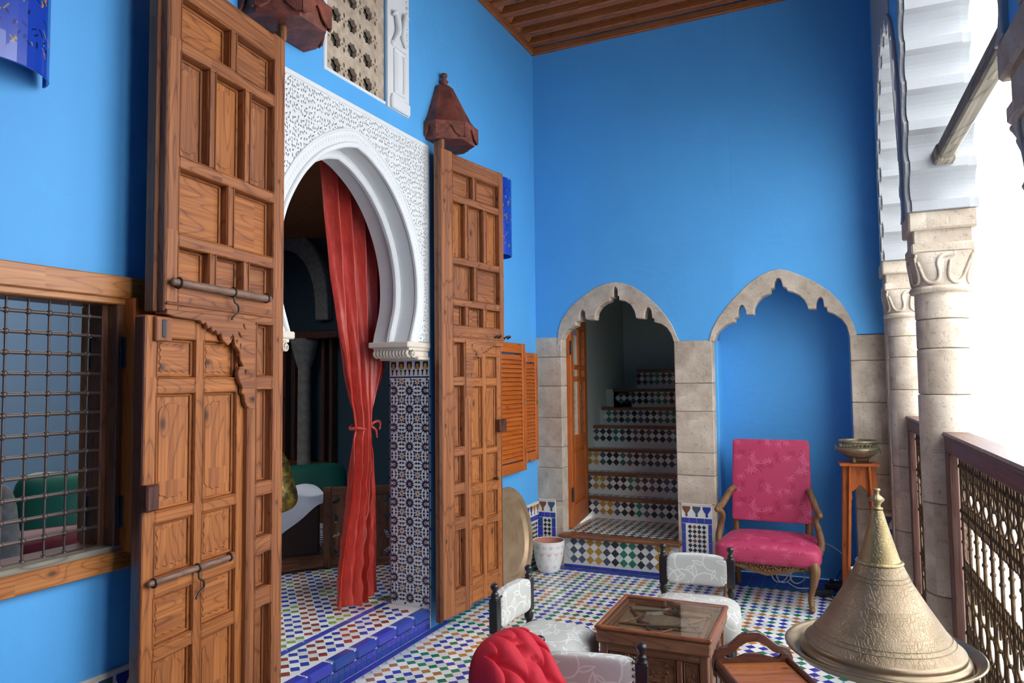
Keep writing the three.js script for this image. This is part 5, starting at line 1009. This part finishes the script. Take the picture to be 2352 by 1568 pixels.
{
  const t = thing('brass_bowl', 'footed brass bowl with a pierced rim and ring handles on the orange plant stand', 'bowl', [0.045, 0.936, -5.36], 0.5);
  mesh('bowl_body', [lathe([[0.0, 0.03], [0.05, 0.028], [0.085, 0.042], [0.118, 0.07], [0.133, 0.088], [0.128, 0.097], [0.116, 0.101], [0.112, 0.106], [0.106, 0.106], [0.108, 0.096], [0.12, 0.087], [0.08, 0.05], [0, 0.036]], 40)], M.brassDark, t);
  const n = 28, g = []; for (let k = 0; k < n; k++) { const a = k / n * 6.283, b = (k + 0.5) / n * 6.283; for (const [p, q] of [[a, b], [b, a]]) g.push(sweep([[0.112 * Math.cos(p), 0.106, 0.112 * Math.sin(p)], [0.114 * Math.cos((p + q) / 2), 0.12, 0.114 * Math.sin((p + q) / 2)], [0.116 * Math.cos(q), 0.134, 0.116 * Math.sin(q)]], 0.0032, { n: 4, seg: 5, caps: false })); }
  mesh('pierced_band', g, M.brassDark, t);
  mesh('bowl_rim', [lathe([[0.112, 0.132], [0.121, 0.134], [0.124, 0.142], [0.12, 0.149], [0.113, 0.147], [0.112, 0.132]], 40)], M.brassDark, t);
  for (let k = 0; k < 3; k++) { const a = k * 2.094 + 0.4; mesh('foot', [lathe([[0, 0], [0.014, 0.001], [0.016, 0.01], [0.008, 0.02], [0.012, 0.036], [0, 0.038]], 10).translate(0.065 * Math.cos(a), 0, 0.065 * Math.sin(a))], M.brassDark, t); }
  for (const a of [0.55, 0.55 + Math.PI]) mesh('ring_handle', [uvm(new THREE.TorusGeometry(0.027, 0.0042, 8, 24).rotateY(R90 - a).translate(0.135 * Math.cos(a), 0.092, 0.135 * Math.sin(a)))], M.brass, t);
}

// ---- painted flowerpot ----
{
  const potTex = canvasTex(1024, 512, (c, w, h) => {
    c.fillStyle = 'rgb(236,234,232)'; c.fillRect(0, 0, w, h);
    const row = (y, n, f) => { for (let i = 0; i < n; i++) { c.save(); c.translate((i + 0.5) * w / n, y); f(i); c.restore(); } };
    c.fillStyle = 'rgb(230,190,182)'; c.fillRect(0, 168, w, 5); c.fillRect(0, 26, w, 4);
    row(90, 14, (i) => { c.fillStyle = i % 2 ? 'rgb(228,186,178)' : 'rgb(186,178,186)'; c.beginPath(); c.ellipse(0, 0, 16, 24, 0, 0, 6.3); c.fill(); c.fillStyle = 'rgb(236,234,232)'; c.beginPath(); c.ellipse(0, 0, 7, 12, 0, 0, 6.3); c.fill(); c.fillStyle = 'rgb(212,168,166)'; c.fillRect(24, -20, 5, 40); });
    row(200, 12, () => { c.fillStyle = 'rgb(230,190,182)'; c.beginPath(); c.moveTo(-34, -16); c.lineTo(34, -16); c.lineTo(0, 44); c.fill(); c.strokeStyle = 'rgb(200,194,200)'; c.lineWidth = 4; c.beginPath(); c.arc(0, 40, 20, 0, 3.14); c.stroke(); });
    row(290, 12, () => { c.strokeStyle = 'rgb(206,206,210)'; c.lineWidth = 6; c.beginPath(); c.moveTo(-30, 20); c.quadraticCurveTo(0, -60, 30, 20); c.stroke(); });
    row(400, 10, (i) => { c.strokeStyle = i % 2 ? 'rgb(176,168,174)' : 'rgb(224,188,182)'; c.lineWidth = 6; c.beginPath(); c.arc(0, 0, 18, 0, 6.3); c.moveTo(0, -26); c.lineTo(0, 26); c.stroke(); });
  });
  potTex.repeat.set(1, 1);
  const t = thing('flowerpot', 'white flowerpot with faint pink and grey painted bands in the corner by the stair', 'flowerpot', [-2.195, 0, -5.33], 1.2);
  const prof = [[0, 0.002], [0.07, 0.002], [0.082, 0.012], [0.1, 0.06], [0.116, 0.13], [0.121, 0.185], [0.124, 0.19], [0.128, 0.24], [0.126, 0.247], [0.118, 0.246], [0.112, 0.2], [0.1, 0.19]];
  const g = new THREE.LatheGeometry(prof.map(([a, b]) => new THREE.Vector2(a, b)), 48); { const p = g.attributes.position, u = g.attributes.uv; for (let i = 0; i < p.count; i++) u.setXY(i, u.getX(i) , clamp(p.getY(i) / 0.25, 0, 1)); }
  mesh('pot_body', [flat(g)], std({ map: potTex, roughness: 0.3, side: THREE.DoubleSide }), t);
  mesh('pot_lining', [lathe([[0.1165, 0.244], [0.108, 0.195], [0.098, 0.2], [0, 0.2]], 40)], M.terracotta, t);
}

// ---- round brass tray leaning on the wall ----
{
  const t = thing('leaning_brass_tray', 'large round brass tray leaning on the blue wall behind the right door leaf', 'tray', [-2.235, 0.012, -4.775], 0);
  const put = (g) => g.translate(0, 0.36, 0).rotateZ(0.13);
  const disc = (p) => lathe(p, 56).rotateZ(-R90); // axis along +x
  mesh('tray_plate', [put(disc([[0, 0.0], [0.255, 0.0], [0.26, 0.004], [0.255, 0.008], [0, 0.008]]))], M.trayBrass, t);
  mesh('tray_rim', [put(disc([[0.25, 0.006], [0.27, 0.014], [0.285, 0.03], [0.30, 0.034], [0.318, 0.026], [0.335, 0.03], [0.352, 0.036], [0.36, 0.03], [0.355, 0.022], [0.318, 0.014], [0.29, 0.012], [0.265, 0.0], [0.25, 0.0]]))], M.trayBrass, t);
}

// ---- big brass cone lid on a tray and folding stand ----
{
  const P = [0.078, 0, -3.03];
  const s = thing('folding_tray_stand', 'dark folding wooden stand under the great brass tray', 'stand', P, 0.4);
  for (let k = 0; k < 3; k++) { const a = k * 2.094; mesh('leg', [sweep([[0.2 * Math.cos(a), 0.455, 0.2 * Math.sin(a)], [-0.02 * Math.cos(a), 0.24, -0.02 * Math.sin(a)], [-0.2 * Math.cos(a) * 0 + 0.19 * Math.cos(a + 2.6), 0.01, 0.19 * Math.sin(a + 2.6)]], [0.014, 0.017, 0.012], { n: 14 })], M.mahogany, s); }
  mesh('stand_ring', [uvm(new THREE.TorusGeometry(0.2, 0.012, 8, 32).rotateX(R90).translate(0, 0.456, 0))], M.mahogany, s);
  const tr2 = thing('round_brass_tray', 'wide round brass tray under the great brass cone', 'tray', [P[0], 0.468, P[2]], 0);
  mesh('tray_plate', [lathe([[0, 0], [0.285, 0], [0.294, 0.003], [0.294, 0.0078], [0, 0.0078]], 64)], M.brass, tr2);
  mesh('tray_rim', [lathe([[0.288, 0.0], [0.298, 0.001], [0.312, 0.018], [0.33, 0.029], [0.335, 0.036], [0.328, 0.041], [0.308, 0.03], [0.291, 0.0078]], 72)], M.brass, tr2);
  const t = thing('brass_cone_cover', 'great conical brass dish cover with a finial standing on the round tray', 'dish cover', [P[0] + 0.004, 0.476, P[2]], 0.3);
  mesh('base_rim', [lathe([[0.2, 0.0], [0.275, 0.0], [0.284, 0.006], [0.282, 0.018], [0.271, 0.024], [0.267, 0.03], [0.271, 0.037], [0.267, 0.046], [0.26, 0.05]], 72)], M.brass, t);
  mesh('cone_wall', [lathe([[0.262, 0.048], [0.25, 0.06], [0.212, 0.105], [0.155, 0.192], [0.107, 0.272], [0.077, 0.338]], 72)], M.brassEngraved, t);
  for (const [y, r] of [[0.076, 0.2378], [0.09, 0.226], [0.283, 0.1033], [0.297, 0.0968]]) mesh('engraved_line', [uvm(new THREE.TorusGeometry(r, 0.0014, 5, 72).rotateX(R90).translate(0, y, 0))], M.brassDark, t);
  mesh('collar', [lathe([[0.074, 0.334], [0.081, 0.336], [0.0825, 0.341], [0.079, 0.346], [0.072, 0.348]], 64)], M.brassGold, t);
  mesh('upper_cone', [lathe([[0.073, 0.345], [0.07, 0.352], [0.05, 0.42], [0.031, 0.485], [0.0195, 0.528], [0.016, 0.534], [0.0, 0.534]], 56)], M.brassGold, t);
  mesh('finial', [lathe([[0, 0.53], [0.02, 0.533], [0.021, 0.539], [0.011, 0.543], [0.014, 0.556], [0.0255, 0.566], [0.026, 0.574], [0.017, 0.581], [0.009, 0.588], [0.0085, 0.6], [0.014, 0.604], [0.012, 0.61], [0, 0.611]], 24)], M.brassGold, t);
}

// ---- tea trolley with a tray top ----
{
  const ry = 0.47, t = thing('tea_trolley', 'dark wooden tea trolley with a handled tray top in the right foreground', 'trolley', [-0.225, 0, -2.44], ry), W = 0.125, D2 = 0.24, T = 0.52;
  mesh('tray_board', [bx(-W + 0.008, W - 0.008, T - 0.012, T, -D2, D2, 0.002, 'x')], M.trayWood, t);
  for (const s of [-1, 1]) {
    mesh('side_rim', [bx(s * W - 0.009, s * W + 0.009, T - 0.02, T + 0.016, -D2, D2, 0.006, 'z')], M.mahogany, t);
    const half = [[0.0, 0.105], [0.02, 0.104], [0.045, 0.093], [0.07, 0.072], [0.09, 0.058], [0.108, 0.055], [0.128, 0.045], [0.139, 0.02], [0.142, -0.01], [0.136, -0.045], [0.124, -0.05]], grip = [[0.0, 0.075], [0.02, 0.073], [0.045, 0.06], [0.07, 0.04], [0.088, 0.032], [0.1, 0.033], [0.104, 0.024], [0.096, 0.012], [0.075, 0.01], [0.05, 0.016], [0.025, 0.025], [0, 0.028]];
    const mir = (a) => [...a, ...a.slice(0, -0 || a.length).reverse().map(([x, y]) => [-x, y])];
    mesh('tray_handle', [ext(mir(half), -0.008, 0.008, { bevel: 0.003, grain: 'x', holes: [mir(grip).filter((p, i, a) => !i || Math.hypot(p[0] - a[i - 1][0], p[1] - a[i - 1][1]) > 1e-4)] }).translate(0, T, s * D2)], M.mahogany, t);
    mesh('inlaid_apron', [bx(s * (W + 0.002) - 0.007, s * (W + 0.002) + 0.007, T - 0.085, T - 0.02, -D2 + 0.01, D2 - 0.01, 0.002, 'z')], M.mahogany, t);
    const g = []; for (let k = 0; k < 9; k++) g.push(bx(s * (W + 0.009) - 0.001, s * (W + 0.009) + 0.001, T - 0.075, T - 0.03, -D2 + 0.03 + k * 0.05, -D2 + 0.06 + k * 0.05, 0.0005));
    mesh('inlay', g, M.cream, t);
    for (const q of [-1, 1]) mesh('leg', [lathe([[0, 0], [0.012, 0], [0.017, 0.02], [0.011, 0.045], [0.018, 0.12], [0.012, 0.2], [0.018, 0.23], [0.018, 0.26], [0.011, 0.28], [0.019, 0.36], [0.012, 0.41], [0.018, 0.435], [0.018, T - 0.02], [0, T - 0.02]], 14).translate(s * (W - 0.02), 0, q * (D2 - 0.03))], M.mahogany, t);
  }
  mesh('lower_shelf', [bx(-W + 0.005, W - 0.005, 0.235, 0.25, -D2 + 0.015, D2 - 0.015, 0.003, 'z')], M.mahogany, t);
}

// ---- red tufted chair in the front ----
{
  const t = thing('tufted_chair', 'red velvet button-tufted chair with brass nails, beside the grey chair seen from behind', 'chair', [-0.875, 0, -1.945], 1.5);
  const w = 0.34, h = 0.44, dx = 0.1, dy = 0.09, btn = [], seg = [];
  for (let j = -3; j <= 3; j++) for (let i = -3; i <= 3; i++) { const x = (i + (j & 1 ? 0.5 : 0)) * dx, y = j * dy - 0.02; btn.push([x, y]); seg.push([x, y, x + dx / 2, y + dy], [x, y, x - dx / 2, y + dy]); }
  const dseg = (x, y) => { let m = 9; for (const [a, b, c, d] of seg) { const ux = c - a, uy = d - b, k = clamp(((x - a) * ux + (y - b) * uy) / (ux * ux + uy * uy), 0, 1); m = Math.min(m, Math.hypot(x - a - ux * k, y - b - uy * k)); } return m; };
  const g = pillow(w, h, 0.14, 0.7, 0.6, 180, 130, (q) => {
    const x = q[0], y = q[1];
    if (q[2] > 0) {
      q[2] *= 1 + Math.max(0, 0.23 - y) * 2.6;
      let d = 0; for (const [a, b] of btn) { const r2 = (x - a) ** 2 + (y - b) ** 2; d = Math.max(d, Math.exp(-r2 / 0.0005)); }
      const c = dseg(x, y), puff = Math.min(1, c / 0.026);
      q[2] += (0.014 * Math.sin(puff * Math.PI / 2) - 0.016 * Math.exp(-c * c / 0.00003) - 0.03 * d) * Math.min(1, q[2] / 0.04);
    }
  });
  const lean = (o2) => o2.rotateX(-0.3).translate(0, 0.545, -0.03);
  mesh('tufted_back', [lean(g)], M.velvetRed, t);
  btn.forEach(([a, b]) => { if (Math.abs(a) < 0.13 && Math.abs(b) < 0.16) mesh('button', [lean(uvm(new THREE.SphereGeometry(0.009, 10, 6).scale(1, 1, 0.6).translate(a, b, 0.066 * (1 + (0.23 - b) * 2.6) * Math.pow(Math.max(0, 1 - Math.pow(Math.abs(a) / 0.17, 2.8)), 0.35) - 0.022)))], M.velvetRed, t); });
  mesh('seat', [pillow(0.42, 0.16, 0.40, 0.5, 0.35).translate(0, 0.29, 0.24)], M.velvetRed, t);
  mesh('seat_rail', [bx(-0.22, 0.22, 0.18, 0.25, -0.02, 0.42, 0.01)], M.giltWood, t);
  const arc2 = Array.from({ length: 9 }, (_, k) => { const a = Math.PI * (0.15 + 0.7 * k / 8); return [-0.10 + 0.08 * Math.cos(a), 0.435 + 0.08 * Math.sin(a), 0.13]; });
  mesh('carved_arm_frame', [sweep(arc2, 0.018, { n: 24 })], M.giltWood, t);
  for (let k = 0; k < 14; k++) { const a = Math.PI * (0.15 + 0.7 * k / 13); mesh('nail_head', [ball(0.0065, -0.10 + 0.094 * Math.cos(a), 0.435 + 0.094 * Math.sin(a), 0.142, 7)], M.brassNail, t); }
  for (const sx of [-1, 1]) for (const z of [0.0, 0.38]) mesh('leg', [sweep([[sx * 0.2, 0.2, z], [sx * 0.21, 0.1, z], [sx * 0.2, 0, z + 0.01]], [0.024, 0.018, 0.014], { n: 8 })], M.giltWood, t);
}

// ---- cables and power strip in the niche ----
tag(mesh('power_strip', [bx(-0.2, 0.0, 0.0, 0.045, -5.7, -5.63, 0.008, 'x'), ...[0, 1, 2].map((k) => bx(-0.17 + k * 0.06, -0.14 + k * 0.06, 0.044, 0.07, -5.685, -5.65, 0.005)), bx(-0.3, -0.15, 0.0, 0.04, -5.5, -5.44, 0.008, 'x')], M.black), 'black power strip with plugs on the floor right of the pink armchair', 'power strip');
const loop = (cx, cy, cz, r, ry) => Array.from({ length: 12 }, (_, k) => { const a = k / 12 * 6.283; return [cx + r * Math.cos(a), cy + r * 1.2 * Math.sin(a), cz + 0.02 * Math.sin(2 * a)]; });
tag(mesh('coiled_cable', [sweep(loop(-0.5, 0.09, -5.62, 0.055), 0.004, { n: 48, seg: 6, closed: true }), sweep(loop(-0.47, 0.085, -5.615, 0.05), 0.004, { n: 48, seg: 6, closed: true }), sweep(loop(-0.38, 0.085, -5.63, 0.05), 0.004, { n: 48, seg: 6, closed: true }), sweep([[-0.45, 0.03, -5.62], [-0.38, 0.012, -5.56], [-0.3, 0.006, -5.6], [-0.15, 0.006, -5.6]], 0.004, { n: 24, seg: 6 })], M.cableWhite), 'coils of white cable on the floor under the pink armchair', 'cable');
tag(mesh('white_cable', [sweep([[-0.28, 0.28, -5.85], [-0.18, 0.285, -5.80], [-0.08, 0.245, -5.70], [-0.03, 0.18, -5.62], [-0.03, 0.08, -5.55]], 0.0045, { n: 40, seg: 6 })], M.cableWhite), 'single white cable curving across the niche wall towards the orange plant stand', 'cable');
tag(mesh('black_cable', [sweep([[-0.02, 0.2, -5.6], [-0.08, 0.16, -5.62], [-0.12, 0.08, -5.63], [-0.1, 0.02, -5.64], [-0.14, 0.006, -5.5], [-0.2, 0.006, -5.38], [-0.1, 0.006, -5.33]], 0.0035, { n: 50, seg: 6 })], M.black), 'thin black cable lying on the tiles by the power strip', 'cable');
tag(mesh('white_card', [bx(-0.05, 0.05, 0, 0.26, -0.004, 0.004, 0.001).rotateX(-0.2).rotateY(0.9).translate(0.045, 0.03, -5.18)], M.cableWhite), 'thin white card propped behind the great brass cone by the stand', 'card');

renderer.shadowMap.type = THREE.PCFSoftShadowMap;
renderer.render(scene, camera);
